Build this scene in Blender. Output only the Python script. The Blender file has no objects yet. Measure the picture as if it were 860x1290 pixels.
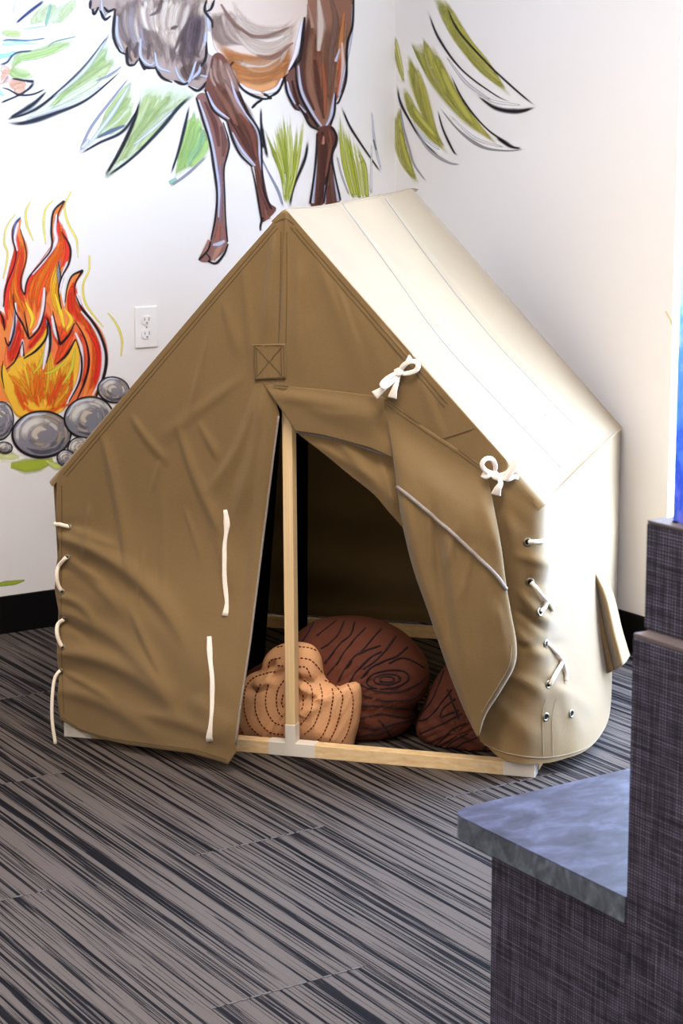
import bpy, bmesh, math, random
import numpy as np
from mathutils import Vector, Matrix
from mathutils.bvhtree import BVHTree
random.seed(7)
rng = np.random.default_rng(7)
SC = bpy.context.scene
COL = SC.collection

# ------------------------------------------------------------------ camera, sky, lights, exposure
IW, IH = 860, 1290
F = 2404.6158
PITCH, ROLL, AZ = 0.19155130, -0.00536702, 0.99986311
CAM = np.array([-3.22855556, -4.72422931, 1.30266297])
FW = np.array([math.cos(AZ) * math.cos(PITCH), math.sin(AZ) * math.cos(PITCH), -math.sin(PITCH)])
R0 = np.array([math.sin(AZ), -math.cos(AZ), 0.0])
U0 = np.cross(R0, FW)
RT = R0 * math.cos(ROLL) + U0 * math.sin(ROLL)
UP = -R0 * math.sin(ROLL) + U0 * math.cos(ROLL)
cd = bpy.data.cameras.new('camera')
cam = bpy.data.objects.new('camera', cd)
COL.objects.link(cam)
cam.matrix_world = Matrix(((RT[0], UP[0], -FW[0], CAM[0]), (RT[1], UP[1], -FW[1], CAM[1]),
                           (RT[2], UP[2], -FW[2], CAM[2]), (0, 0, 0, 1)))
cd.sensor_fit = 'VERTICAL'
cd.sensor_height = 36.0
cd.sensor_width = 24.0
cd.lens = F / IH * 36.0
cd.clip_start = 0.05
cd.dof.use_dof = True
cd.dof.focus_distance = 4.1
cd.dof.aperture_fstop = 14.0
SC.camera = cam

W_STR = 23.0
world = bpy.data.worlds.new('sky')
SC.world = world
world.use_nodes = True
wn = world.node_tree
wn.nodes['Background'].inputs[0].default_value = (0.59, 0.80, 1.17, 1)
wn.nodes['Background'].inputs[1].default_value = W_STR

WIN = dict(y0=-2.80, y1=-1.21, z0=0.12, z1=2.35)      # the window opening in the right wall


def area(name, loc, rot, sx, sy, power, col, portal=False):
    d = bpy.data.lights.new(name, 'AREA')
    d.shape = 'RECTANGLE'
    d.size, d.size_y, d.energy, d.color = sx, sy, power, col
    o = bpy.data.objects.new(name, d)
    COL.objects.link(o)
    o.location, o.rotation_euler = loc, rot
    if portal:
        d.cycles.is_portal = True
    return o


area('window_portal', (0.44, (WIN['y0'] + WIN['y1']) / 2, (WIN['z0'] + WIN['z1']) / 2), (0, math.pi / 2, 0),
     WIN['z1'] - WIN['z0'], WIN['y1'] - WIN['y0'], 1, (1, 1, 1), portal=True)
FILL_LAMPS = [(-4.6, -2.2), (-4.6, -5.0), (-1.7, -2.4), (-2.2, -5.6)]  # unseen ceiling lamps, added as warm fill for the room
FILL_POWER, FILL_COL = 56, (1.0, 0.83, 0.66)
for lx, ly in FILL_LAMPS:
    area('ceiling_fill_light', (lx, ly, 2.655), (0, 0, 0), 1.1, 0.55, FILL_POWER, FILL_COL)

vs = SC.view_settings
vs.view_transform = 'Standard'
vs.look = 'None'
vs.gamma = 1.0
vs.use_curve_mapping = False
vs.exposure = 0.0
SC.cycles.transparent_max_bounces = 48
SC.cycles.max_bounces = 10
SC.cycles.diffuse_bounces = 6


# ------------------------------------------------------------------ projection helpers
def unproj(x, y, P0, n):
    d = FW + RT * ((x - 430.0) / F) - UP * ((y - 645.0) / F)
    n = np.asarray(n, float)
    t = ((np.asarray(P0, float) - CAM) @ n) / (d @ n)
    return CAM + d * t


def proj(P):
    d = np.asarray(P, float) - CAM
    z = d @ FW
    return 430 + F * (d @ RT) / z, 645 - F * (d @ UP) / z


def raydir(x, y):
    return FW + RT * ((x - 430.0) / F) - UP * ((y - 645.0) / F)


def resample(pts, n, closed=False, dense=24):
    """Catmull-Rom through pts, then n points evenly spaced by length."""
    P = np.asarray(pts, float)
    if len(P) == 2 and not closed:
        t = np.linspace(0, 1, n)[:, None]
        return P[0] * (1 - t) + P[1] * t
    if closed:
        Q = np.vstack([P[-1], P, P[0], P[1]])
    else:
        Q = np.vstack([2 * P[0] - P[1], P, 2 * P[-1] - P[-2]])
    out = []
    for i in range(1, len(Q) - 2):
        p0, p1, p2, p3 = Q[i - 1], Q[i], Q[i + 1], Q[i + 2]
        for k in range(dense):
            t = k / dense
            out.append(0.5 * (2 * p1 + (p2 - p0) * t + (2 * p0 - 5 * p1 + 4 * p2 - p3) * t * t + (3 * p1 - p0 - 3 * p2 + p3) * t ** 3))
    out.append(Q[-2])
    out = np.array(out)
    d = np.r_[0, np.cumsum(np.linalg.norm(np.diff(out, axis=0), axis=1))]
    s = np.linspace(0, d[-1], n + 1 if closed else n)
    if closed:
        s = s[:-1]
    return np.stack([np.interp(s, d, out[:, k]) for k in range(out.shape[1])], 1)


def linear(pts, n):
    P = np.asarray(pts, float)
    d = np.r_[0, np.cumsum(np.linalg.norm(np.diff(P, axis=0), axis=1))]
    s = np.linspace(0, d[-1], n)
    return np.stack([np.interp(s, d, P[:, k]) for k in range(P.shape[1])], 1)


def sstep(a, b, x):
    t = np.clip((np.asarray(x, float) - a) / (b - a), 0, 1)
    return t * t * (3 - 2 * t)


def lin(h):
    h = h.lstrip('#')
    c = [int(h[i:i + 2], 16) / 255 for i in (0, 2, 4)]
    return tuple(v / 12.92 if v <= 0.04045 else ((v + 0.055) / 1.055) ** 2.4 for v in c)


# ------------------------------------------------------------------ object helpers
def tag(o, label=None, cat=None, group=None, kind=None):
    if label: o['label'] = label
    if cat: o['category'] = cat
    if group: o['group'] = group
    if kind: o['kind'] = kind
    return o


def empty(name, loc, label=None, cat=None, group=None, kind=None, parent=None):
    o = bpy.data.objects.new(name, None)
    o.empty_display_size = 0.1
    COL.objects.link(o)
    o['_w'] = [float(v) for v in loc]
    if parent:
        o.parent = parent
        o.location = np.asarray(loc) - np.array(parent['_w'])
    else:
        o.location = loc
    return tag(o, label, cat, group, kind)


def link(name, verts, faces, mat, parent=None, smooth=False, org=None, kind=None, label=None):
    """verts in world space; the object's origin goes to org (default: its parent's or the world's)."""
    verts = np.asarray(verts, float)
    if org is None:
        org = np.array(parent['_w']) if parent else np.zeros(3)
    org = np.asarray(org, float)
    me = bpy.data.meshes.new(name)
    me.from_pydata([tuple(v) for v in (verts - org)], [], [tuple(int(i) for i in f) for f in faces])
    me.update()
    if smooth:
        me.polygons.foreach_set('use_smooth', [True] * len(me.polygons))
    if mat: me.materials.append(mat)
    o = bpy.data.objects.new(name, me)
    COL.objects.link(o)
    o['_w'] = [float(v) for v in org]
    if parent:
        o.parent = parent
        o.location = org - np.array(parent['_w'])
    else:
        o.location = org
    if kind: o['kind'] = kind
    if label: o['label'] = label
    return o


def mod_bevel(o, w, seg=2):
    m = o.modifiers.new('bevel', 'BEVEL')
    m.width, m.segments, m.limit_method, m.angle_limit = w, seg, 'ANGLE', math.radians(40)
    return o


def mod_solid(o, t, offset=0.0):
    m = o.modifiers.new('solid', 'SOLIDIFY')
    m.thickness, m.offset = t, offset
    return o


BOXF = [(0, 3, 2, 1), (4, 5, 6, 7), (0, 1, 5, 4), (1, 2, 6, 5), (2, 3, 7, 6), (3, 0, 4, 7)]


def box_vf(lo, hi, fr=None):
    x0, y0, z0 = lo
    x1, y1, z1 = hi
    v = [(x0, y0, z0), (x1, y0, z0), (x1, y1, z0), (x0, y1, z0), (x0, y0, z1), (x1, y0, z1), (x1, y1, z1), (x0, y1, z1)]
    if fr: v = [fr(*q) for q in v]
    return v, BOXF


def box(name, lo, hi, mat, parent=None, fr=None, bevel=0, **k):
    v, f = box_vf(lo, hi, fr)
    o = link(name, v, f, mat, parent, **k)
    if bevel: mod_bevel(o, bevel)
    return o


class MB:
    def __init__(s): s.v, s.f = [], []

    def add(s, v, f):
        n = len(s.v)
        s.v += [tuple(q) for q in v]
        s.f += [tuple(i + n for i in q) for q in f]

    def link(s, name, mat, parent=None, **k): return link(name, s.v, s.f, mat, parent, **k)


def tube_vf(pts, r, sides=6, flat=None, cap=True):
    """round tube along pts (world); r scalar or per point; flat=(normal, ratio) squashes it along normal."""
    P = np.asarray(pts, float)
    n = len(P)
    r = np.full(n, r) if np.isscalar(r) else np.asarray(r)
    T = np.gradient(P, axis=0)
    T /= np.linalg.norm(T, axis=1)[:, None] + 1e-12
    v = []
    ref = np.array([0.31, 0.22, 0.92]) if flat is None else np.asarray(flat[0], float)
    for i in range(n):
        a = ref - T[i] * (ref @ T[i])
        if np.linalg.norm(a) < 1e-3: a = np.array([1.0, 0, 0]) - T[i] * T[i][0]
        a /= np.linalg.norm(a)
        b = np.cross(T[i], a)
        if flat is None: ref = a
        ka = 1.0 if flat is None else flat[1]
        for k in range(sides):
            th = 2 * math.pi * k / sides
            v.append(P[i] + r[i] * (math.cos(th) * a * ka + math.sin(th) * b))
    f = []
    for i in range(n - 1):
        for k in range(sides):
            k2 = (k + 1) % sides
            f.append((i * sides + k, i * sides + k2, (i + 1) * sides + k2, (i + 1) * sides + k))
    if cap:
        f.append(tuple(range(sides))[::-1])
        f.append(tuple((n - 1) * sides + k for k in range(sides)))
    return v, f


def grid_vf(P):
    nt, ns = P.shape[:2]
    f = [(i * ns + j, i * ns + j + 1, (i + 1) * ns + j + 1, (i + 1) * ns + j) for i in range(nt - 1) for j in range(ns - 1)]
    return P.reshape(-1, 3), f


# ------------------------------------------------------------------ materials
def new_mat(name):
    m = bpy.data.materials.new(name)
    m.use_nodes = True
    nt = m.node_tree
    return m, nt, nt.nodes['Principled BSDF'], nt.nodes, nt.links


def plain(name, hexcol, rough=0.6, metal=0.0, spec=0.3, var=0.0, scale=40.0, bump=0.0):
    m, nt, b, N, L = new_mat(name)
    c = lin(hexcol) if isinstance(hexcol, str) else hexcol
    b.inputs['Base Color'].default_value = (*c, 1)
    b.inputs['Roughness'].default_value = rough
    b.inputs['Metallic'].default_value = metal
    b.inputs['Specular IOR Level'].default_value = spec
    if var or bump:
        geo = N.new('ShaderNodeNewGeometry')
        no = N.new('ShaderNodeTexNoise')
        no.inputs['Scale'].default_value = scale
        no.inputs['Detail'].default_value = 4
        L.new(geo.outputs['Position'], no.inputs['Vector'])
        if var:
            rp = N.new('ShaderNodeValToRGB')
            rp.color_ramp.elements[0].position, rp.color_ramp.elements[1].position = 0.3, 0.7
            rp.color_ramp.elements[0].color = (*[v * (1 - var) for v in c], 1)
            rp.color_ramp.elements[1].color = (*[min(1, v * (1 + var)) for v in c], 1)
            L.new(no.outputs['Fac'], rp.inputs['Fac'])
            L.new(rp.outputs['Color'], b.inputs['Base Color'])
        if bump:
            bp = N.new('ShaderNodeBump')
            bp.inputs['Strength'].default_value = bump
            bp.inputs['Distance'].default_value = 0.002
            L.new(no.outputs['Fac'], bp.inputs['Height'])
            L.new(bp.outputs['Normal'], b.inputs['Normal'])
    return m


def mapped_noise(N, L, vec, scale, detail=3, rough=0.5, sc=1.0):
    mp = N.new('ShaderNodeMapping')
    mp.inputs['Scale'].default_value = scale
    L.new(vec, mp.inputs['Vector'])
    no = N.new('ShaderNodeTexNoise')
    no.inputs['Scale'].default_value = sc
    no.inputs['Detail'].default_value = detail
    no.inputs['Roughness'].default_value = rough
    L.new(mp.outputs['Vector'], no.inputs['Vector'])
    return no.outputs['Fac']


def ramp(N, L, fac, stops):
    rp = N.new('ShaderNodeValToRGB')
    e = rp.color_ramp.elements
    while len(e) < len(stops): e.new(0.5)
    for el, (p, c) in zip(e, stops):
        el.position = p
        el.color = (*(lin(c) if isinstance(c, str) else c), 1)
    L.new(fac, rp.inputs['Fac'])
    return rp.outputs['Color']


def mixc(N, L, a, b, fac, mode='MIX'):
    mx = N.new('ShaderNodeMix')
    mx.data_type = 'RGBA'
    mx.blend_type = mode
    for sock, val in ((mx.inputs[0], fac), (mx.inputs[6], a), (mx.inputs[7], b)):
        if hasattr(val, 'is_linked'): L.new(val, sock)
        else: sock.default_value = val
    return mx.outputs[2]


def fabric(name, hexcol, weave=900.0, blot=0.07, bump=0.25, thin=0.0, sheen=0.0):
    m, nt, b, N, L = new_mat(name)
    geo = N.new('ShaderNodeNewGeometry')
    c = lin(hexcol)
    big = mapped_noise(N, L, geo.outputs['Position'], (5, 5, 5), 3)
    fine = mapped_noise(N, L, geo.outputs['Position'], (weave, weave, weave * 0.35), 2)
    col = ramp(N, L, big, [(0.3, tuple(v * (1 - blot) for v in c)), (0.7, tuple(v * (1 + blot) for v in c))])
    col = mixc(N, L, col, ramp(N, L, fine, [(0.3, (0.78,) * 3), (0.7, (1.0,) * 3)]), 0.8, 'MULTIPLY')
    L.new(col, b.inputs['Base Color'])
    b.inputs['Roughness'].default_value = 0.85
    b.inputs['Specular IOR Level'].default_value = 0.15
    bp = N.new('ShaderNodeBump')
    bp.inputs['Strength'].default_value = bump
    bp.inputs['Distance'].default_value = 0.0008
    L.new(fine, bp.inputs['Height'])
    L.new(bp.outputs['Normal'], b.inputs['Normal'])
    if sheen:
        b.inputs['Sheen Weight'].default_value = sheen
        b.inputs['Sheen Roughness'].default_value = 0.5
    if thin:
        tr = N.new('ShaderNodeBsdfTranslucent')
        L.new(col, tr.inputs['Color'])
        mx = N.new('ShaderNodeMixShader')
        mx.inputs[0].default_value = thin
        L.new(b.outputs[0], mx.inputs[1]); L.new(tr.outputs[0], mx.inputs[2])
        L.new(mx.outputs[0], nt.nodes['Material Output'].inputs['Surface'])
    return m


def wood_mat():
    m, nt, b, N, L = new_mat('pine_wood')
    tc = N.new('ShaderNodeTexCoord')
    g = mapped_noise(N, L, tc.outputs['Generated'], (9, 9, 1.2), 5, 0.6, 3.0)
    col = ramp(N, L, g, [(0.3, '#e2bd88'), (0.55, '#f0d2a0'), (0.75, '#f7e0ba')])
    L.new(col, b.inputs['Base Color'])
    b.inputs['Roughness'].default_value = 0.55
    return m


def carpet_mat():
    m, nt, b, N, L = new_mat('striped_carpet')
    geo = N.new('ShaderNodeNewGeometry')
    oi = N.new('ShaderNodeObjectInfo')
    mul = N.new('ShaderNodeMath'); mul.operation = 'MULTIPLY'; mul.inputs[1].default_value = 37.0
    L.new(oi.outputs['Random'], mul.inputs[0])
    cmb = N.new('ShaderNodeCombineXYZ')
    L.new(mul.outputs[0], cmb.inputs[2])
    add = N.new('ShaderNodeVectorMath'); add.operation = 'ADD'
    L.new(geo.outputs['Position'], add.inputs[0]); L.new(cmb.outputs[0], add.inputs[1])
    V = add.outputs[0]
    wide = mapped_noise(N, L, V, (80, 0.55, 1), 3, 0.6)
    thin = mapped_noise(N, L, V, (260, 1.2, 1), 2, 0.5)
    hair = mapped_noise(N, L, V, (500, 4, 1), 1, 0.5)
    s1 = N.new('ShaderNodeMath'); s1.operation = 'MULTIPLY_ADD'; s1.inputs[1].default_value = 0.62
    L.new(thin, s1.inputs[0]); L.new(wide, s1.inputs[2])
    s2 = N.new('ShaderNodeMath'); s2.operation = 'MULTIPLY_ADD'; s2.inputs[1].default_value = 0.42
    L.new(hair, s2.inputs[0]); L.new(s1.outputs[0], s2.inputs[2])
    col = ramp(N, L, s2.outputs[0], [(0.80, '#08070a'), (0.93, '#141114'), (1.02, '#231f21'), (1.12, '#36302f'), (1.28, '#5c534d')])
    for el in col.node.color_ramp.elements: el.position = el.position / 1.5
    dv = N.new('ShaderNodeMath'); dv.operation = 'DIVIDE'; dv.inputs[1].default_value = 1.5
    L.new(s2.outputs[0], dv.inputs[0]); L.new(dv.outputs[0], col.node.inputs['Fac'])
    # loop rows across the stripes
    wv = N.new('ShaderNodeTexWave'); wv.bands_direction = 'Y'
    wv.inputs['Scale'].default_value = 62.0
    wv.inputs['Distortion'].default_value = 1.2
    wv.inputs['Detail'].default_value = 2
    L.new(V, wv.inputs['Vector'])
    col2 = mixc(N, L, col, ramp(N, L, wv.outputs['Fac'], [(0.0, (0.72,) * 3), (1.0, (1.12,) * 3)]), 1.0, 'MULTIPLY')
    L.new(col2, b.inputs['Base Color'])
    b.inputs['Roughness'].default_value = 0.9
    b.inputs['Specular IOR Level'].default_value = 0.1
    bp = N.new('ShaderNodeBump'); bp.inputs['Strength'].default_value = 0.5; bp.inputs['Distance'].default_value = 0.002
    L.new(s2.outputs[0], bp.inputs['Height']); L.new(bp.outputs['Normal'], b.inputs['Normal'])
    return m


def woven_mat():
    """dark laminate with a woven pattern of pale dashes, horizontal and vertical"""
    m, nt, b, N, L = new_mat('woven_laminate')
    geo = N.new('ShaderNodeNewGeometry')
    V = geo.outputs['Position']
    sp = N.new('ShaderNodeSeparateXYZ'); L.new(V, sp.inputs[0])

    def mth(op, a, c=None):
        n_ = N.new('ShaderNodeMath'); n_.operation = op
        for s_, q_ in ((n_.inputs[0], a), (n_.inputs[1], c)):
            if q_ is None: continue
            if hasattr(q_, 'is_linked'): L.new(q_, s_)
            else: s_.default_value = q_
        return n_.outputs[0]
    hz = mth('ADD', sp.outputs[0], sp.outputs[1])
    sh = mth('SINE', mth('MULTIPLY', hz, 2 * math.pi / 0.0044))
    sz = mth('SINE', mth('MULTIPLY', sp.outputs[2], 2 * math.pi / 0.0038))
    warp = mapped_noise(N, L, V, (420, 420, 14), 2, 0.6)
    weft = mapped_noise(N, L, V, (14, 14, 420), 2, 0.6)
    grid = mth('MULTIPLY', mth('MULTIPLY_ADD', sh, 0.5), mth('MULTIPLY_ADD', sz, 0.5))
    for nd in (n_ for n_ in N if n_.type == 'MATH' and n_.operation == 'MULTIPLY_ADD'): nd.inputs[2].default_value = 0.5
    th = mth('ADD', warp, weft)
    mnn = mth('ADD', mth('MULTIPLY', grid, mth('SUBTRACT', th, 0.72)), mth('MULTIPLY', th, 0.22))
    mn = mnn.node
    tone = mapped_noise(N, L, V, (3, 3, 12), 2, 0.5)
    c1 = ramp(N, L, mn.outputs[0], [(0.17, '#1d1b27'), (0.25, '#2f2c39'), (0.34, '#484557'), (0.55, '#8783a0')])
    c2 = mixc(N, L, c1, ramp(N, L, tone, [(0.35, (0.9,) * 3), (0.65, (1.05,) * 3)]), 1.0, 'MULTIPLY')
    L.new(c2, b.inputs['Base Color'])
    b.inputs['Roughness'].default_value = 0.5
    b.inputs['Specular IOR Level'].default_value = 0.35
    bp = N.new('ShaderNodeBump'); bp.inputs['Strength'].default_value = 0.3; bp.inputs['Distance'].default_value = 0.0006
    L.new(mn.outputs[0], bp.inputs['Height']); L.new(bp.outputs['Normal'], b.inputs['Normal'])
    return m


def cloudy_mat(name, a, bb, c, sc=7.0, rough=0.42, dist=0.9):
    m, nt, b, N, L = new_mat(name)
    geo = N.new('ShaderNodeNewGeometry')
    n1 = N.new('ShaderNodeTexNoise')
    n1.inputs['Scale'].default_value = sc
    n1.inputs['Detail'].default_value = 7
    n1.inputs['Roughness'].default_value = 0.62
    n1.inputs['Distortion'].default_value = dist
    mp = N.new('ShaderNodeMapping'); mp.inputs['Scale'].default_value = (1, 1.7, 1.3); mp.inputs['Rotation'].default_value = (0, 0, 0.5)
    L.new(geo.outputs['Position'], mp.inputs['Vector']); L.new(mp.outputs['Vector'], n1.inputs['Vector'])
    L.new(ramp(N, L, n1.outputs['Fac'], [(0.3, a), (0.5, bb), (0.68, c)]), b.inputs['Base Color'])
    b.inputs['Roughness'].default_value = rough
    b.inputs['Specular IOR Level'].default_value = 0.2
    return m


def paint_mat():
    """mural paint: colour and feathering from the mesh attribute"""
    m, nt, b, N, L = new_mat('mural_paint')
    at = N.new('ShaderNodeVertexColor'); at.layer_name = 'paint'
    L.new(at.outputs['Color'], b.inputs['Base Color'])
    L.new(at.outputs['Alpha'], b.inputs['Alpha'])
    b.inputs['Roughness'].default_value = 0.6
    b.inputs['Specular IOR Level'].default_value = 0.2
    return m


M = dict(
    wall=plain('wall_paint', '#efece9', 0.75, bump=0.12, scale=220),
    farwall=plain('far_wall_paint', '#b9b2a8', 0.8),
    ceiling=plain('ceiling_paint', '#f2f0ec', 0.8),
    base=plain('black_vinyl', '#08080a', 0.5, spec=0.2),
    white=plain('white_plastic', '#f1efec', 0.4),
    slot=plain('outlet_slot', '#8f8484', 0.6),
    conn=plain('connector_plastic', '#e8e2d6', 0.45),
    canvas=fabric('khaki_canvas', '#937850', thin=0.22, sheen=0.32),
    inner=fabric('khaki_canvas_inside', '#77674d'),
    stitch=plain('stitch_thread', '#5f5236', 0.9),
    hemstitch=plain('hem_thread', '#9c927c', 0.9),
    rstitch=plain('roof_thread', '#7f8890', 0.9),
    piping=plain('grey_piping', '#938a82', 0.7, var=0.15, scale=400),
    tape=plain('cotton_tape', '#f3e9dc', 0.85, var=0.05, scale=300),
    lace=plain('cotton_cord', '#efe3cf', 0.85, var=0.06, scale=500),
    brass=plain('grommet_metal', '#8d8876', 0.35, metal=1.0),
    hole=plain('grommet_hole', '#15120d', 0.9),
    black=plain('flat_black', '#050505', 0.9, spec=0.05),
    wood=wood_mat(), carpet=carpet_mat(), woven=woven_mat(),
    fringe=plain('carpet_seam', '#5f5a58', 0.95),
    sub=plain('carpet_backing', '#1a181b', 0.95),
    benchtop=cloudy_mat('blue_grey_laminate', '#20212f', '#3a3c52', '#595d7b', 15.0, dist=0.35),
    benchedge=cloudy_mat('grey_marbled_edge', '#3b424e', '#5a636f', '#7c8797', 22.0),
    ledge=plain('ledge_edge', '#6b6264', 0.5),
    log=fabric('brown_quilt', '#6b3d30', 500, 0.12, 0.4),
    tan=fabric('tan_linen', '#e9b385', 700, 0.05, 0.35),
    logline=plain('dark_yarn', '#2c2126', 0.95),
    dash=plain('brown_thread', '#6a2f1c', 0.95),
    paint=paint_mat(),
    frame=plain('window_frame_paint', '#f4f4f4', 0.5),
    lamp=plain('fill_lamp_housing', '#f0f0f0', 0.5),
)

# ------------------------------------------------------------------ room shell
RX, RY, RZ = -6.2, -7.6, 2.7
T_ = 0.14


def struct(o): o['kind'] = 'structure'; return o


floor = struct(box('floor', (RX, RY, -0.1), (0, 0, -0.006), M['sub']))
floor['label'] = 'dark striped carpet planks'
struct(box('ceiling', (RX, RY, RZ), (0.14, 0.14, RZ + 0.1), M['ceiling']))
struct(box('wall_left', (RX, 0, -0.1), (T_, T_, RZ), M['wall']))
TR_ = 0.45                                             # reveal depth enlarged to cut grazing window light on the roof's back
mb = MB()
for lo, hi in (((0, WIN['y1'], -0.1), (TR_, 0, RZ)), ((0, RY, -0.1), (TR_, WIN['y0'], RZ)),
               ((0, WIN['y0'], -0.1), (TR_, WIN['y1'], WIN['z0'])), ((0, WIN['y0'], WIN['z1']), (TR_, WIN['y1'], RZ))):
    mb.add(*box_vf(lo, hi))
struct(mb.link('wall_right', M['wall']))
struct(box('wall_front', (RX, RY - T_, -0.1), (T_, RY, RZ), M['farwall']))
struct(box('wall_back', (RX - T_, RY - T_, -0.1), (RX, T_, RZ), M['farwall']))
struct(box('baseboard_left', (RX, -0.008, -0.006), (0, 0, 0.1014), M['base'], bevel=0.002))
struct(box('baseboard_right', (-0.008, RY, -0.006), (0, -0.008, 0.1014), M['base'], bevel=0.002))

win = struct(empty('window_1', (0.35, (WIN['y0'] + WIN['y1']) / 2, WIN['z0'])))
for nm, lo, hi in (('jamb', (0.34, WIN['y1'] - 0.035, WIN['z0']), (0.40, WIN['y1'], WIN['z1'])),
                   ('jamb', (0.34, WIN['y0'], WIN['z0']), (0.40, WIN['y0'] + 0.035, WIN['z1'])),
                   ('window_sill', (0.0, WIN['y0'], WIN['z0'] - 0.002), (0.40, WIN['y1'], WIN['z0'] + 0.02)),
                   ('head', (0.34, WIN['y0'], WIN['z1'] - 0.035), (0.40, WIN['y1'], WIN['z1'])),
                   ('mullion', (0.35, -2.15, WIN['z0']), (0.39, -2.11, WIN['z1']))):
    box(nm, lo, hi, M['frame'], win)
gm, gt, gb, gN, gL = new_mat('window_glass')
tr = gN.new('ShaderNodeBsdfTransparent'); gl = gN.new('ShaderNodeBsdfGlossy'); gl.inputs['Roughness'].default_value = 0.02
mxs = gN.new('ShaderNodeMixShader'); mxs.inputs[0].default_value = 0.05
gL.new(tr.outputs[0], mxs.inputs[1]); gL.new(gl.outputs[0], mxs.inputs[2])
gL.new(mxs.outputs[0], gt.nodes['Material Output'].inputs['Surface'])
for y0, y1 in ((WIN['y0'] + 0.035, -2.15), (-2.11, WIN['y1'] - 0.035)):
    box('pane', (0.368, y0, WIN['z0'] + 0.02), (0.372, y1, WIN['z1'] - 0.035), gm, win)

for i, (lx, ly) in enumerate(FILL_LAMPS):  # out-of-view housings for the added fill lamps
    t = empty('unseen_fill_panel', (lx, ly, 2.66), 'unseen white fill-light panel on the ceiling ' + ('near the left wall', 'far behind the camera on the left', 'right above the tent', 'far behind the camera on the right')[i], 'light', 'unseen fill-light panels')
    box('housing', (lx - 0.58, ly - 0.31, 2.66), (lx + 0.58, ly + 0.31, 2.70), M['lamp'], t)

# carpet planks, half-lapped
PW, PL = 0.2865, 1.154
pm = None
for k in range(-9, 5):
    x0 = -1.355 + k * PW
    yb = -1.745 if k % 2 == 1 else -2.322
    for n in range(-3, 3):
        y0 = yb + n * PL
        lo = (max(x0, RX) + 0.0006, max(y0, -4.4) + 0.0006)
        hi = (min(x0 + PW, -0.009) - 0.0006, min(y0 + PL, -0.009) - 0.0006)
        if hi[0] - lo[0] < 0.02 or hi[1] - lo[1] < 0.02: continue
        cx, cy = (lo[0] + hi[0]) / 2, (lo[1] + hi[1]) / 2
        px = proj((cx, cy, 0))
        if not (-900 < px[0] < 1300 and px[1] < 2100): continue
        box('carpet_plank', (lo[0], lo[1], -0.006), (hi[0], hi[1], 0), M['carpet'], floor)
mb = MB()
for k in range(-9, 5):
    x0 = -1.355 + k * PW
    yb = -1.745 if k % 2 == 1 else -2.322
    for n in range(-2, 3):
        y = yb + n * PL
        if not -4.2 < y < -0.02: continue
        x = x0
        while x < x0 + PW - 0.01 and x < -0.03:
            l = random.uniform(0.006, 0.02)
            w = random.uniform(0.001, 0.0022)
            mb.add(*box_vf((x, y - w, -0.001), (x + l, y + w, 0.0012)))
            x += l + random.uniform(0.002, 0.012)
mb.link('seam_fringe', M['fringe'], floor, kind='stuff')

# ------------------------------------------------------------------ power outlet on the left wall
OX, OZ = -0.8332, 0.8037
t = empty('power_outlet', (OX, 0, OZ), 'white duplex power outlet with plate on the left wall beside the painted campfire', 'outlet')


def rot_outlet(x, y, z): return (OX + x, y, OZ + z)


o = box('cover_plate', (-0.035, -0.006, -0.057), (0.035, 0.0, 0.057), M['white'], t, rot_outlet)
mod_bevel(o, 0.004, 3)
for s in (-1, 1):
    v, f = [], []
    n = 20
    for dep in (-0.0085, -0.005):
        for k in range(n):
            a = 2 * math.pi * k / n
            v.append((OX + 0.0165 * math.cos(a), dep, OZ + s * 0.0195 + max(-0.0125, min(0.0125, 0.0165 * math.sin(a)))))
    f = [tuple(range(n))] + [(k, n + k, n + (k + 1) % n, (k + 1) % n) for k in range(n)]
    r = link('receptacle', v, f, M['white'], t)
    for dx, hh in ((-0.0065, 0.004), (0.0065, 0.0048)):
        box('slot', (dx - 0.0012, -0.009, s * 0.0195 + 0.003 - hh), (dx + 0.0012, -0.0083, s * 0.0195 + 0.003 + hh), M['slot'], r, rot_outlet)
    box('ground_slot', (-0.0025, -0.009, s * 0.0195 - 0.0095), (0.0025, -0.0083, s * 0.0195 - 0.005), M['slot'], r, rot_outlet)
box('screw', (-0.002, -0.0072, -0.002), (0.002, -0.0058, 0.002), M['slot'], t, rot_outlet)

# ------------------------------------------------------------------ bench and cabinet at the right
t = empty('bench', (-1.55, -3.0, 0), 'low bench with cloudy blue-grey top and dark woven base in the right foreground', 'bench')
bx0, by1 = -1.84, -2.815
v, cr = [], 0.03
pl = []
for k in range(9):
    a = math.pi - math.pi / 2 * k / 8
    pl.append((bx0 + cr + cr * math.cos(a), by1 - cr + cr * math.sin(a)))
pl = [(bx0, -3.160)] + pl + [(-1.2, by1), (-1.2, -3.160)]
n = len(pl)
slab_t = [(x, y, 0.45) for x, y in pl]
e1 = [(x, y, 0.449) for x, y in pl]
e2 = [(x, y, 0.418) for x, y in pl]
link('seat_top', slab_t + [(x, y, 0.4488) for x, y in pl],
     [tuple(range(n))[::-1]] + [(k, (k + 1) % n, n + (k + 1) % n, n + k) for k in range(n)] + [tuple(range(n, 2 * n))], M['benchtop'], t)
link('seat_edge', e1 + e2, [tuple(range(n))[::-1], tuple(range(n, 2 * n))] + [(k, (k + 1) % n, n + (k + 1) % n, n + k) for k in range(n)], M['benchedge'], t)
box('base', (-1.822, -3.158, 0), (-1.25, -2.884, 0.418), M['woven'], t, bevel=0.001)

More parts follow.
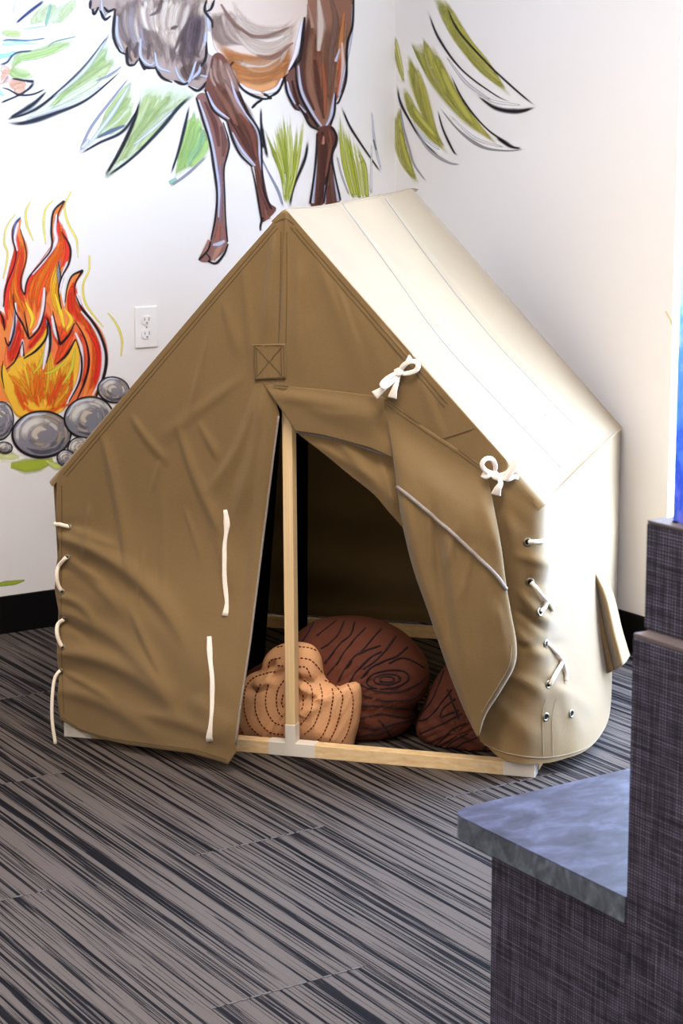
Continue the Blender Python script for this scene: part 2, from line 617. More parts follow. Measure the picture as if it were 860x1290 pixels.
t = empty('cabinet', (-1.5, -3.6, 0), 'stepped dark woven-laminate cabinet at the right edge, blue panel standing on it', 'cabinet')
CX = -1.842
zl = unproj(797, 797, (CX, 0, 0), (1, 0, 0))[2]
yl = unproj(797, 797, (CX, 0, 0), (1, 0, 0))[1]
box('lower_body', (CX, -4.35, 0), (-1.2, yl, zl - 0.006), M['woven'], t, bevel=0.001)
box('ledge_rim', (CX + 0.0004, -4.35, zl - 0.0055), (-1.2, yl - 0.0004, zl), M['ledge'], t, bevel=0.0008)
ux = CX + 0.022
a = unproj(814.5, 655, (ux, 0, 0), (1, 0, 0))
box('upper_body', (ux, -4.35, zl + 0.0005), (-1.23, a[1], a[2] - 0.004), M['woven'], t, bevel=0.001)
box('top_rim', (ux + 0.0004, -4.35, a[2] - 0.0035), (-1.23, a[1] - 0.0004, a[2]), M['ledge'], t, bevel=0.0008)
CT = a[2]

# blue watery panel standing on the cabinet
m, nt, b, N, L = new_mat('watery_acrylic')
geo = N.new('ShaderNodeNewGeometry')
sx = N.new('ShaderNodeSeparateXYZ'); L.new(geo.outputs['Position'], sx.inputs[0])
nz = mapped_noise(N, L, geo.outputs['Position'], (90, 90, 45), 5, 0.65)
md = N.new('ShaderNodeMath'); md.operation = 'MULTIPLY_ADD'; md.inputs[1].default_value = 0.30; L.new(nz, md.inputs[0]); L.new(sx.outputs[2], md.inputs[2])
mr = N.new('ShaderNodeMapRange'); mr.inputs['From Min'].default_value = CT + 0.10; mr.inputs['From Max'].default_value = CT + 0.44
L.new(md.outputs[0], mr.inputs['Value'])
col = ramp(N, L, mr.outputs[0], [(0.0, '#b59ce6'), (0.14, '#8ea4f2'), (0.28, '#4f78e0'), (0.45, '#78b4f6'), (0.7, '#92ccf8'), (0.82, '#d8fafa'), (1.0, '#f6ffff')])  # fades to near-white upward: window glare behind put into the colour
tl = N.new('ShaderNodeBsdfTranslucent'); L.new(col, tl.inputs['Color'])
L.new(col, b.inputs['Base Color']); b.inputs['Roughness'].default_value = 0.15
mxs = N.new('ShaderNodeMixShader'); mxs.inputs[0].default_value = 0.45
L.new(b.outputs[0], mxs.inputs[1]); L.new(tl.outputs[0], mxs.inputs[2]); L.new(mxs.outputs[0], nt.nodes['Material Output'].inputs['Surface'])
pa = unproj(847, 657, (0, 0, CT), (0, 0, 1))
pt = empty('blue_panel', (pa[0] + 0.01, pa[1] - 0.2, CT), 'upright blue watery translucent panel standing on the cabinet top at right edge', 'panel')
pb = unproj(858, 659.5, (pa[0], 0, 0), (1, 0, 0))
box('panel_sheet', (pa[0], -4.2, CT), (pa[0] + 0.012, pa[1], 1.75), m, pt, bevel=0.001)
box('clamp', (pa[0] - 0.0035, pa[1] - 0.009, CT), (pa[0] - 0.0002, pa[1] - 0.003, CT + 0.0015), M['base'], pt)

# ------------------------------------------------------------------ canvas tent
TO = np.array([-1.53712815, -0.94026311, 0.0])
TE = np.array([0.65440346, -0.75614556, 0.0])
TG = np.array([0.75614556, 0.65440346, 0.0])
TW, TD, TH, TA, OV = 1.0644, 1.075, 0.5873, 1.1687, 0.0078


def tl(u, v, w): return TO + TE * u + TG * v + np.array([0, 0, w])


def front_px(x, y, v=0.0): return unproj(x, y, TO + TG * v, TG)


def loc(P):
    d = np.asarray(P) - TO
    return d @ TE, d @ TG, d[2]


tent = empty('tent', TO, 'khaki canvas play tent with tied-back door and cord-laced sides over a wooden frame', 'tent')
BV = {}


def ridges(x, y, rs):
    """sum of soft folds: (x0, y0, x1, y1, half width px, height m[, asym])"""
    h = np.zeros_like(x)
    for r in rs:
        x0, y0, x1, y1, w, a = r[:6]
        d = np.array([x1 - x0, y1 - y0], float)
        ln = np.hypot(*d)
        d /= ln
        bow = r[6] if len(r) > 6 else 0.0
        s = (x - x0) * d[0] + (y - y0) * d[1]
        q = -(x - x0) * d[1] + (y - y0) * d[0]
        tt = np.clip(s / ln, 0, 1)
        q = q - bow * 4 * tt * (1 - tt)
        fade = sstep(-0.12 * ln, 0.2 * ln, s) * (1 - sstep(0.65 * ln, 1.12 * ln, s))
        ww = w * (0.7 + 0.6 * tt)
        if len(r) > 7: ww = np.where(q > 0, ww * r[7], ww)
        h += a * np.exp(-(q / ww) ** 2) * fade
    return h


_ph = rng.uniform(0, 6.28, (14,)); _fr = rng.uniform(0.012, 0.05, (14, 2)) * rng.choice([-1, 1], (14, 2))


def crumple(x, y, amp):
    h = np.zeros_like(x)
    for k in range(14):
        h += np.sin(_fr[k, 0] * x + _fr[k, 1] * y + _ph[k]) * (0.02 / (0.01 + np.hypot(*_fr[k])))
    return amp * h / 5.0


def coons(Lc, Rc, Tc, Bc, nt, ns):
    t = np.linspace(0, 1, nt)[:, None, None]
    s = np.linspace(0, 1, ns)[None, :, None]
    Lc, Rc, Tc, Bc = Lc[:, None, :], Rc[:, None, :], Tc[None], Bc[None]
    c00, c01, c10, c11 = Tc[:, :1], Tc[:, -1:], Bc[:, :1], Bc[:, -1:]
    return (1 - s) * Lc + s * Rc + (1 - t) * Tc + t * Bc - ((1 - s) * (1 - t) * c00 + s * (1 - t) * c01 + (1 - s) * t * c10 + s * t * c11)


def px_patch(name, left, right, top, bottom, off, mat, nt=110, ns=90, curve=resample, thick=0.0016, parent=tent, v0=0.0, label=None):
    """a sheet of cloth laid over the front plane of the tent, off(x, y, s, t) metres in front of it"""
    A = coons(curve(left, nt), curve(right, nt), curve(top, ns) if top is not None else linear([left[0], right[0]], ns),
              curve(bottom, ns) if bottom is not None else linear([left[-1], right[-1]], ns), nt, ns)
    x, y = A[..., 0], A[..., 1]
    t, s = np.meshgrid(np.linspace(0, 1, nt), np.linspace(0, 1, ns), indexing='ij')
    o = off(x, y, s, t)
    P = np.zeros((nt, ns, 3))
    for i in range(nt):
        for j in range(ns):
            P[i, j] = front_px(x[i, j], y[i, j], v0 - o[i, j])
    v, f = grid_vf(P)
    ob = link(name, v, f, mat, parent, smooth=True, label=label)
    mod_solid(ob, thick)
    BV[name] = BVHTree.FromPolygons([Vector(q) for q in v], f)
    return ob


def on_surface(names, pts, lift=0.001, fall_v=-0.02, drop=False):
    out = []
    for x, y in pts:
        d = Vector(raydir(x, y)).normalized()
        best = None
        for nm in names:
            h = BV[nm].ray_cast(Vector(CAM), d)
            if h[0] is not None and (best is None or h[3] < best[3]): best = h
        if best is None:
            out.append(None)
            continue
        n = best[1] if best[1].dot(d) < 0 else -best[1]
        out.append(np.array(best[0] + n * lift))
    good = [i for i, q in enumerate(out) if q is not None]
    if drop: return np.array([out[i] for i in good])
    if not good: return np.array([front_px(x, y, fall_v) for x, y in pts])
    for i, q in enumerate(out):
        if q is None:
            j = min(good, key=lambda k: abs(k - i))
            dep = (out[j] - CAM) @ FW
            dd = raydir(*pts[i])
            out[i] = CAM + dd * dep
    return np.array(out)


def stitches(mb, names, pts, r=0.0007, lift=0.0012, step=4.0, dashed=False, curve=resample):
    P = np.asarray(pts, float)
    ln = np.sum(np.linalg.norm(np.diff(P, axis=0), axis=1))
    q = curve(pts, max(3, int(ln / step)))
    w = on_surface(names, q, lift, drop=True)
    if len(w) > 2: mb.add(*tube_vf(w, r, 5))


# --- frame
def tbox(name, lo, hi, mat, bevel=0.0015, parent=tent, **k):
    return box(name, lo, hi, mat, parent, fr=lambda u, v, w: tl(u, v, w), bevel=bevel, **k)


S = 0.029
tbox('front_rail', (0.02, 0.0, 0.0), (TW - 0.02, S, S), M['wood'])
tbox('back_rail', (0.02, TD - S, 0.0), (TW - 0.02, TD, S), M['wood'])
for u in (0.0, TW - S):
    tbox('side_rail', (u, 0.05, 0.0), (u + S, TD - 0.05, S), M['wood'])
    for v in (0.0, TD - S):
        tbox('corner_post', (u, v, 0.02), (u + S, v + S, TH - 0.02), M['wood'])
        tbox('corner_connector', (u - 0.001, v - 0.001, -0.0), (u + S + 0.001, v + S + 0.001, 0.062), M['conn'])
        d0, d1 = (0.0, 0.066) if u == 0 else (TW - 0.066, TW)
        tbox('corner_connector', (d0 - 0.001, v - 0.0012, -0.0), (d1 + 0.001, v + S + 0.0012, S + 0.001), M['conn'])
    a, b_ = (0.0, 0.066), (TD - 0.066, TD)
tbox('door_post', (0.5195, 0.0, 0.03), (0.5415, S, TA - 0.04), M['wood'])
tbox('tee_connector', (0.479, -0.0014, 0.0), (0.586, S + 0.0012, S + 0.0012), M['conn'])
tbox('tee_connector', (0.5185, -0.0013, 0.01), (0.5422, S + 0.001, 0.071), M['conn'])
tbox('ridge_pole', (0.5195, 0.02, TA - 0.045), (0.5415, TD - 0.02, TA - 0.02), M['wood'])
for u in (0.004, TW - 0.028):
    tbox('eave_pole', (u, 0.02, TH - 0.035), (u + 0.024, TD - 0.02, TH - 0.012), M['wood'])

# --- roof slopes: each wraps 15 mm round the front edge
RAD = 0.016
VF = -0.013


def roof(side, name):
    ue = TW / 2 + OV
    slope = np.array([side * ue, TH - TA]) / np.hypot(ue, TH - TA)
    nrm = np.array([-slope[1] * side, abs(slope[0])])
    nrm = np.array([side * abs(slope[1]), abs(slope[0])])
    ln = np.hypot(ue, TH - TA)
    nl, nv = 70, 60
    rows = []
    for i in range(nl):
        a = i / (nl - 1) * 1.012
        q = np.array([TW / 2, TA]) + slope * ln * a
        row = []
        for k in range(6):                       # hem on the front face, then the rolled edge
            d = 0.020 * (1 - k / 5) * float(1 - sstep(0.93, 0.99, a))
            row.append((q - nrm * (RAD + d), VF))
        for k in range(1, 9):
            ph = math.pi / 2 * k / 8
            row.append((q - nrm * RAD * (1 - math.sin(ph)), VF + RAD * (1 - math.cos(ph))))
        for k in range(1, nv + 1):
            v = VF + RAD + (TD + 0.012 - VF - RAD) * k / nv
            vv = k / nv
            sag = 0.012 * math.sin(math.pi * vv) * math.sin(math.pi * a) + 0.006 * math.sin(math.pi * vv)
            sag += 0.0016 * math.sin(9 * vv + 5 * a) * math.sin(math.pi * vv) + 0.010 * max(0, (vv - 0.93) / 0.07) ** 2 * max(0, 1 - a)
            sag -= 0.0022 * math.exp(-((vv - 0.36) / 0.012) ** 2) + 0.0022 * math.exp(-((vv - 0.69) / 0.012) ** 2)
            row.append((q - nrm * sag + np.array([0, 0.020 * vv ** 1.5 * max(0, 1 - a)]), v))
        rows.append([tl(p[0], v, p[1]) for p, v in row])
    v, f = grid_vf(np.array(rows))
    o = link(name, v, f, M['canvas'], tent, smooth=True)
    BV[name + str(side)] = BVHTree.FromPolygons([Vector(q) for q in v], f)
    return o


roof(1, 'roof_slope')
roof(-1, 'roof_slope')

# --- far sides: back gable wall and left side wall
P = []
for i in range(40):
    a = i / 39
    row = []
    for j in range(60):
        u = -OV + (TW + 2 * OV) * j / 59
        top = TA - abs(u - TW / 2) * (TA - TH) / (TW / 2 + OV)
        w = 0.035 + (top - 0.035) * (1 - a)
        row.append(tl(u, TD + 0.008 - 0.011 * math.sin(w * 38 + 2.2 * math.sin(u * 3)) * sstep(0.75, 0.1, w)
                      - 0.01 * math.sin(w * 12 + u * 2) * sstep(0.75, 0.2, w), w))
    P.append(row)
v, f = grid_vf(np.array(P))
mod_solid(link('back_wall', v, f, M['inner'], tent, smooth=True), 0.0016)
P = []
for i in range(30):
    a = i / 29
    P.append([tl(-OV + 0.006 + 0.006 * math.sin(math.pi * a) * math.sin(9 * k / 39 + 1), VF + 0.004 + (TD + 0.01 - VF) * k / 39, 0.03 + (TH - 0.03) * (1 - a)) for k in range(40)])
v, f = grid_vf(np.array(P))
mod_solid(link('side_wall', v, f, M['canvas'], tent, smooth=True), 0.0016)
# flat black strips inside, one upright at the back, one slanting to the left door edge
for band in (((373, 520), (388, 520), (371, 830), (387, 836)),):
    q = [unproj(x, y, TO + TG * (TD - 0.045), TG) for x, y in band]
    q2 = [p - TG * 0.003 for p in q]
    link('black_strip', q + q2, [(0, 1, 3, 2), (5, 4, 6, 7), (0, 4, 5, 1), (2, 3, 7, 6), (0, 2, 6, 4), (1, 5, 7, 3)], M['black'], tent, label='upright black strip by the back wall')
q = [unproj(x, y, TO + TG * 0.25, TG) for x, y in ((346, 505), (356, 505), (298, 880), (332, 845))]
q2 = [p - TG * 0.003 for p in q]
link('black_strip', q + q2, [(0, 1, 3, 2), (5, 4, 6, 7), (0, 4, 5, 1), (2, 3, 7, 6), (0, 2, 6, 4), (1, 5, 7, 3)], M['black'], tent, label='slanting black strip inside the left door panel')

# --- left door panel, drawn down to the floor in front of the rail
APEX = (359, 265)
door_folds = [
    (70, 676, 235, 812, 15, 0.013, -22, 0.45), (70, 700, 150, 770, 9, 0.006, -6, 0.5), (72, 752, 118, 782, 8, 0.007, -6, 0.4), (74, 772, 210, 880, 16, 0.010, -18, 0.5),
    (71, 822, 230, 905, 17, 0.013, -20, 0.5), (74, 870, 200, 935, 14, 0.008, -12, 0.6), (90, 740, 300, 900, 26, 0.008, -22),
    (128, 552, 162, 735, 11, 0.008, -3, 0.22), (165, 772, 203, 850, 9, 0.006, 2, 0.25), (223, 540, 282, 680, 10, 0.006, 5, 0.25), (200, 580, 190, 620, 6, 0.003, 0, 0.3),
    (165, 525, 212, 585, 6, 0.005, 3, 0.35), (180, 690, 172, 775, 5, 0.004, 0, 0.3), (206, 620, 204, 760, 5, 0.003, 0, 0.4), (232, 640, 252, 705, 5, 0.003, 0, 0.35), (250, 535, 275, 580, 6, 0.004, 0, 0.4),
    (260, 420, 238, 520, 6, 0.004, 0, 0.4), (330, 494, 292, 660, 12, 0.009, -4, 0.5), (322, 494, 262, 620, 10, 0.006, -8, 0.5), (336, 530, 308, 860, 12, 0.008, 0, 0.6),
    (300, 480, 190, 560, 8, 0.003), (345, 290, 332, 430, 9, 0.007, 0, 0.5), (305, 330, 318, 470, 8, 0.004, 0, 0.5), (280, 380, 300, 450, 8, 0.003, 0, 0.5),
    (112, 640, 104, 710, 6, 0.004, 0, 0.4), (240, 880, 300, 930, 14, 0.006), (262, 640, 300, 760, 14, 0.005, 0, 0.5), (180, 900, 290, 935, 12, 0.006, -4, 0.5),
    (84, 664, 150, 690, 6, 0.005), (86, 704, 130, 735, 5, 0.005, 0, 0.4), (82, 780, 118, 806, 5, -0.006), (80, 846, 140, 880, 6, 0.006, 0, 0.5)]


def door_off(x, y, s, t):
    o = 0.013 + 0.118 * sstep(640, 965, y) * sstep(60, 300, x) + 0.012 * sstep(720, 900, y)
    o = o + ridges(x, y, door_folds) * 1.2 + crumple(x, y, 0.0007)
    for yy in (664, 712, 785, 846): o = o - 0.008 * np.exp(-((y - yy) / 9) ** 2 - ((x - 74) / 26) ** 2)
    edge = sstep(0.985, 1.0, s) * sstep(0.42, 0.5, t)
    return o + 0.003 * edge


px_patch('door_panel', [(356, 266), (280, 352), (180, 470), (72, 598), (70, 650), (71, 664), (75, 688), (71, 712), (69, 742), (74, 770), (72, 800), (72, 830), (75, 850), (72, 880), (76, 906)],
         [(361, 266), (361, 330), (361, 430), (344, 484), (347, 505), (352, 522), (346, 570), (336, 650), (326, 730), (316, 810), (304, 890), (297, 948)],
         None, [(76, 906), (100, 921), (130, 931), (160, 938), (240, 949), (270, 957), (287, 963), (297, 948)],
         door_off, M['canvas'], 200, 140, curve=linear)


# --- gable panel above the opening
gable_folds = [(378, 330, 372, 460, 8, 0.006), (400, 330, 460, 480, 9, 0.004), (425, 360, 455, 450, 5, 0.003), (395, 400, 380, 480, 10, 0.003),
               (480, 400, 520, 460, 7, -0.004), (530, 480, 560, 560, 8, 0.004), (340, 484, 360, 495, 6, 0.003), (440, 380, 500, 500, 12, 0.003)]


def gable_off(x, y, s, t):
    return 0.0125 + ridges(x, y, gable_folds) + crumple(x, y, 0.0006) + 0.004 * np.exp(-((x - 358) / 5) ** 2)


px_patch('gable_panel', [(359, 266), (357, 300), (353, 400), (343, 494)], [(362, 266), (440, 356), (540, 470), (640, 582), (640, 615)], None,
         [(343, 494), (400, 506), (478, 519), (540, 562), (600, 605), (640, 615)], gable_off, M['canvas'], 90, 80, curve=linear)

# --- folded layers under the gable seam, right of the post
fold1 = [(420, 520, 490, 530, 8, 0.003), (345, 495, 480, 520, 10, 0.004), (470, 505, 488, 560, 9, -0.006), (390, 515, 480, 545, 9, 0.003)]
px_patch('door_fold', [(331, 484), (343, 500), (358, 522), (372, 543)], [(484, 500), (490, 530), (497, 560), (501, 580)],
         [(331, 484), (400, 490), (484, 500)], [(372, 543), (405, 548), (440, 557), (470, 566), (501, 580)],
         lambda x, y, s, t: 0.0145 + 0.006 * sstep(0.0, 0.35, t) + ridges(x, y, fold1) + crumple(x, y, 0.0008), M['canvas'], 40, 50)
fold2 = [(430, 560, 500, 640, 9, 0.008), (455, 565, 500, 600, 7, -0.008), (400, 560, 480, 610, 7, 0.005), (480, 580, 500, 650, 6, 0.008)]
px_patch('door_fold', [(366, 536), (372, 543), (380, 550)], [(505, 570), (507, 620), (510, 668)],
         [(366, 536), (430, 548), (505, 570)], [(380, 550), (410, 573), (440, 598), (470, 622), (490, 645), (510, 668)],
         lambda x, y, s, t: 0.009 + ridges(x, y, fold2) + crumple(x, y, 0.0008), M['canvas'], 40, 50)

# --- front right corner and lit side wall: one sheet round the corner
plan_top = [(0.86, -0.0135), (0.95, -0.0135), (1.035, -0.0135)]
top_path = [(0.855, -0.0145), (0.92, -0.0145), (1.00, -0.0145), (1.042, -0.0145), (1.062, -0.008), (1.0725, 0.012), (1.0745, 0.04), (1.0745, 0.12), (1.0745, 0.25), (1.0745, 0.4),
            (1.0745, 0.55), (1.0745, 0.7), (1.0745, 0.85), (1.0745, 1.0), (1.0745, TD + 0.01)]
bot_path = [(0.952, -0.018), (0.968, -0.022), (1.00, -0.030), (1.045, -0.022), (1.075, 0.0), (1.098, 0.024), (1.118, 0.052), (1.142, 0.092), (1.158, 0.15), (1.166, 0.24),
            (1.164, 0.36), (1.146, 0.52), (1.118, 0.72), (1.09, 0.9), (1.076, TD + 0.01)]
hem_z = [0.075, 0.066, 0.046, 0.036, 0.032, 0.030, 0.030, 0.030, 0.030, 0.03, 0.03, 0.03, 0.03, 0.03, 0.03]
NSC, NTC = 170, 120
tp, bp_ = resample(top_path, NSC), None
# keep both paths in step: resample the bottom by the top's parameter
par = np.linspace(0, 1, NSC)
dt = np.r_[0, np.cumsum(np.linalg.norm(np.diff(np.array(top_path), axis=0), axis=1))]
dens = [resample(np.c_[top_path, bot_path, np.array(hem_z)[:, None]], 400)]
A = dens[0]
wgt = np.r_[0, np.cumsum(np.linalg.norm(np.diff(A[:, :2], axis=0), axis=1) + 0.35 * np.linalg.norm(np.diff(A[:, 2:4], axis=0), axis=1))]
A = np.stack([np.interp(np.linspace(0, wgt[-1], NSC), wgt, A[:, k]) for k in range(5)], 1)
corner_folds = [(640, 650, 690, 740, 12, 0.005), (650, 700, 700, 720, 7, 0.005, -4), (655, 745, 700, 790, 7, 0.007, 4), (648, 790, 690, 830, 8, 0.006, 4),
                (650, 770, 695, 800, 5, -0.005), (640, 850, 690, 880, 9, 0.006, -4), (655, 815, 690, 815, 6, -0.005), (620, 880, 680, 940, 12, 0.006),
                (700, 860, 745, 900, 10, 0.006), (690, 850, 735, 930, 9, 0.005), (640, 640, 655, 760, 9, 0.006), (610, 600, 680, 660, 14, 0.004)]
Pw = np.zeros((NTC, NSC, 3))
for i in range(NTC):
    t = i / (NTC - 1)
    for j in range(NSC):
        ut, vt, ub, vb, hz = A[j]
        top = TH - 0.004 if ut > TW + OV - 0.006 else TA - abs(ut - TW / 2) * (TA - TH) / (TW / 2 + OV) - 0.012
        k = t ** 2.1
        Pw[i, j] = tl(ut + (ub - ut) * k, vt + (vb - vt) * k, top + (hz - top) * t)
Nn = np.cross(np.gradient(Pw, axis=1), np.gradient(Pw, axis=0))
Nn /= np.linalg.norm(Nn, axis=2)[..., None] + 1e-12
if Nn[60, 20] @ (CAM - Pw[60, 20]) < 0: Nn = -Nn
XY = np.array([[proj(Pw[i, j]) for j in range(NSC)] for i in range(NTC)])
hh = ridges(XY[..., 0], XY[..., 1], corner_folds) * 1.15 + crumple(XY[..., 0] * 1.5, XY[..., 1] * 1.5, 0.0009)
for (gx, gy) in ((666, 683), (669, 735), (681, 770), (689, 811), (692, 862)):
    hh -= 0.006 * np.exp(-((XY[..., 0] - gx - 8) / 14) ** 2 - ((XY[..., 1] - gy) / 7) ** 2)
tt = np.linspace(0, 1, NTC)[:, None]
hh *= sstep(0, 0.12, tt) * (0.4 + 0.6 * (1 - sstep(0.97, 1, tt)))
hh += 0.010 * np.exp(-((tt - 0.42) / 0.2) ** 2) * np.exp(-((np.arange(NSC)[None] / NSC - 0.72) / 0.2) ** 2)
Pw += Nn * hh[..., None]
v, f = grid_vf(Pw)
link('side_wall', v, f, M['canvas'], tent, smooth=True, label='brightly lit right side wall with a laced front corner')
BV['corner'] = BVHTree.FromPolygons([Vector(q) for q in v], f)

# --- tied-back door flap in front of the corner
flap_folds = [(505, 620, 560, 860, 12, 0.012), (560, 660, 590, 880, 11, 0.010), (545, 640, 575, 860, 8, -0.009), (610, 700, 612, 880, 12, 0.008), (520, 560, 600, 690, 16, 0.003),
              (575, 660, 560, 720, 5, 0.004), (595, 690, 580, 760, 5, 0.004), (540, 650, 545, 720, 5, 0.004), (600, 600, 628, 700, 10, 0.006), (625, 760, 640, 850, 8, 0.006)]


def flap_off(x, y, s, t):
    roll = 0.03 * np.sqrt(np.clip(1 - (1 - np.clip(s / 0.2, 0, 1)) ** 2, 0, 1))
    rr = 0.012 * np.sqrt(np.clip(1 - (1 - np.clip((1 - s) / 0.12, 0, 1)) ** 2, 0, 1))
    above = 0.004 * sstep(6, -6, y - (612 + (x - 500) * 0.95))
    return 0.0145 + roll * sstep(0.03, 0.3, t) + rr * sstep(0.05, 0.2, t) + 0.02 * sstep(560, 800, y) + above + ridges(x, y, flap_folds) * sstep(0.02, 0.2, t) + crumple(x, y, 0.001)


px_patch('door_flap', [(483, 500), (490, 545), (497, 590), (505, 650), (520, 715), (541, 775), (565, 845), (585, 895), (600, 926)],
         [(612, 590), (622, 640), (631, 690), (637, 735), (643, 770), (650, 810), (648, 838), (632, 868), (612, 900), (603, 927)],
         [(483, 500), (530, 535), (575, 565), (612, 590)], [(600, 926), (601, 928), (603, 927)], flap_off, M['canvas'], 120, 70, label='door flap tied back with white bows')

# --- window flap hanging out from the lit side wall
WF = dict(L=[(730, 678), (733, 715), (739, 760), (746, 800), (755, 846)], R=[(733, 684), (752, 715), (771, 745), (783, 792), (793, 826)],
          B=[(755, 846), (765, 848), (776, 843), (786, 836), (793, 826)])
nt, ns = 50, 40
A2 = coons(resample(WF['L'], nt), resample(WF['R'], nt), linear([WF['L'][0], WF['R'][0]], ns), resample(WF['B'], ns), nt, ns)
P = np.zeros((nt, ns, 3))
for i in range(nt):
    t = i / (nt - 1)
    for j in range(ns):
        s = j / (ns - 1)
        vv = 0.60 + t * (-0.11 * sstep(0.0, 0.35, s) + 0.035 * math.exp(-((s - 0.42) / 0.06) ** 2) - 0.06 * sstep(0.42, 0.66, s) + 0.22 * sstep(0.68, 1.0, s))
        if t > 0.9: vv += 0.006 * math.sin(s * 26) * (t - 0.9) * 10
        P[i, j] = unproj(A2[i, j, 0], A2[i, j, 1], TO + TG * vv, TG)
v, f = grid_vf(P)
mod_solid(link('window_flap', v, f, M['canvas'], tent, smooth=True, label='loose window flap hanging from the right side wall'), 0.002)
BV['wflap'] = BVHTree.FromPolygons([Vector(q) for q in v], f)

# --- piping, seams, patch
def piping(names, pts, r, lift, label=None):
    q = resample(pts, 50)
    v, f = tube_vf(on_surface(names, q, lift), r, 8)
    link('piping', v, f, M['piping'], tent, smooth=True)


piping(['door_panel'], [(351, 524), (345, 570), (335, 650), (325, 730), (315, 810), (303, 890), (297, 938)], 0.0022, 0.001)
piping(['door_fold'], [(372, 543), (405, 549), (440, 557), (470, 567), (493, 574)], 0.0035, 0.001)
piping(['door_flap'], [(501, 613), (525, 633), (560, 663), (600, 700), (625, 725), (637, 742)], 0.0042, 0.001)

R1 = 'roof_slope1'
front = ['door_panel', 'gable_panel', 'door_fold', 'door_flap', 'corner', 'roof_slope1', 'roof_slope-1']
mb = MB()
for pts in ([(354, 292), (353, 360), (351, 432)], [(361, 292), (361, 360), (360, 432)],                         # centre seam
            [(331, 484), (400, 490), (470, 499)], [(336, 488), (400, 494), (466, 503)],                         # under-gable seam
            [(485, 503), (530, 535), (575, 565), (608, 589)], [(484, 508), (530, 540), (575, 570), (606, 592)],
            [(556, 553), (576, 547), (597, 540)],
            [(366, 286), (430, 362), (500, 443), (560, 513)], [(372, 287), (433, 358), (503, 439), (563, 508)],  # roof edge seams
            [(350, 287), (280, 369), (180, 487), (84, 600)], [(347, 284), (277, 366), (177, 484), (80, 598)], [(346, 281), (359, 275), (371, 283)],
            [(78, 612), (78, 700), (77, 800), (81, 900)],
            [(80, 903), (100, 917), (130, 927), (160, 933), (240, 944), (270, 952), (286, 957)]):
    stitches(mb, front, pts)
mb.link('stitching', M['stitch'], tent, kind='stuff')
mb = MB()
for pts in (
            [(606, 936), (640, 949), (690, 954), (740, 941), (762, 915)], [(684, 952), (683, 900), (687, 880)], [(696, 953), (695, 905), (700, 880)],
            [(644, 812), (641, 838), (627, 864), (607, 897)]):
    stitches(mb, front, pts)
mb.link('hem_stitching', M['hemstitch'], tent, kind='stuff')
px_patch('reinforcement_patch', [(318, 434), (319, 455), (321, 479)], [(359, 433), (360, 455), (360, 477)], None, None,
         lambda x, y, s, t: 0.0165 + 0.001 * np.sin(x * 0.8) + ridges(x, y, door_folds + gable_folds) * 0.5 + 0.004 * np.exp(-((x - 358) / 5) ** 2), M['canvas'], 16, 16, curve=linear)
mb = MB()
for pts in ([(320, 435), (357, 435)], [(320, 435), (322, 477)], [(357, 435), (358, 475)], [(322, 477), (358, 475)], [(321, 436), (357, 475)], [(356, 436), (322, 476)],
            [(323, 438), (324, 474)], [(354, 438), (355, 472)]):
    stitches(mb, ['reinforcement_patch'], pts, r=0.0008)
mb.link('stitching', M['stitch'], tent, kind='stuff')
mb = MB()
for pts in ([(430, 256), (490, 338), (555, 428), (630, 510), (706, 590)], [(484, 250), (550, 340), (620, 427), (690, 502), (748, 560)],
            [(686, 621), (716, 594), (747, 566), (772, 543)], [(707, 588), (728, 569), (741, 556)], [(690, 520), (682, 530), (668, 538)]):
    stitches(mb, [R1, 'corner'], pts, r=0.0006)
mb.link('roof_stitching', M['rstitch'], tent, kind='stuff')


# --- cotton tapes, bows, laces, grommets
def ribbon(name, names, pts, width_px, mat, lift=0.002, bulge=0.0, parent=tent, n=26, ends=None):
    q = resample(pts, n)
    w = on_surface(names, q, lift)
    nrm = -FW
    s = np.linspace(0, 1, n)
    w = w + nrm[None] * (bulge * np.sin(np.pi * s))[:, None]
    r = np.interp(s, np.linspace(0, 1, len(width_px)), width_px) / F * ((w[0] - CAM) @ FW) / 2
    v, f = tube_vf(w, r, 8, flat=(nrm, 0.3))
    return link(name, v, f, mat, parent, smooth=True)


ribbon('tie_tape', front, [(284, 642), (286, 660), (283, 690), (284, 730), (286, 760), (284, 776)], [5, 9, 5, 6, 6, 7, 7, 5, 9], M['tape'])
ribbon('tie_tape', front, [(264, 802), (265, 830), (268, 860), (267, 900), (265, 926), (266, 933)], [6, 8, 6, 6, 7, 6, 5, 6, 12], M['tape'])


def bow(parts, knot):
    b0 = on_surface(front, [knot], 0.004)[0]
    root = None
    for i, (nm, pts, wd, bl) in enumerate(parts):
        pts = resample(pts, 22)
        base = on_surface(front, [knot], 0.006)[0]
        dep = (base - CAM) @ FW
        w = np.array([CAM + raydir(x, y) * (dep - 0.004 - bl * math.sin(math.pi * k / 21)) for k, (x, y) in enumerate(pts)])
        r = np.interp(np.linspace(0, 1, 22), np.linspace(0, 1, len(wd)), wd) / F * dep / 2
        v, f = tube_vf(w, r, 8, flat=(-FW, 0.16))
        o = link('bow' if root is None else nm, v, f, M['tape'], tent if root is None else root, smooth=True, org=None if root is None else root['_w'])
        if root is None: root = o
    return root


def z(x0, y0, s, pts): return [(x0 + x / s, y0 + y / s) for x, y in pts]


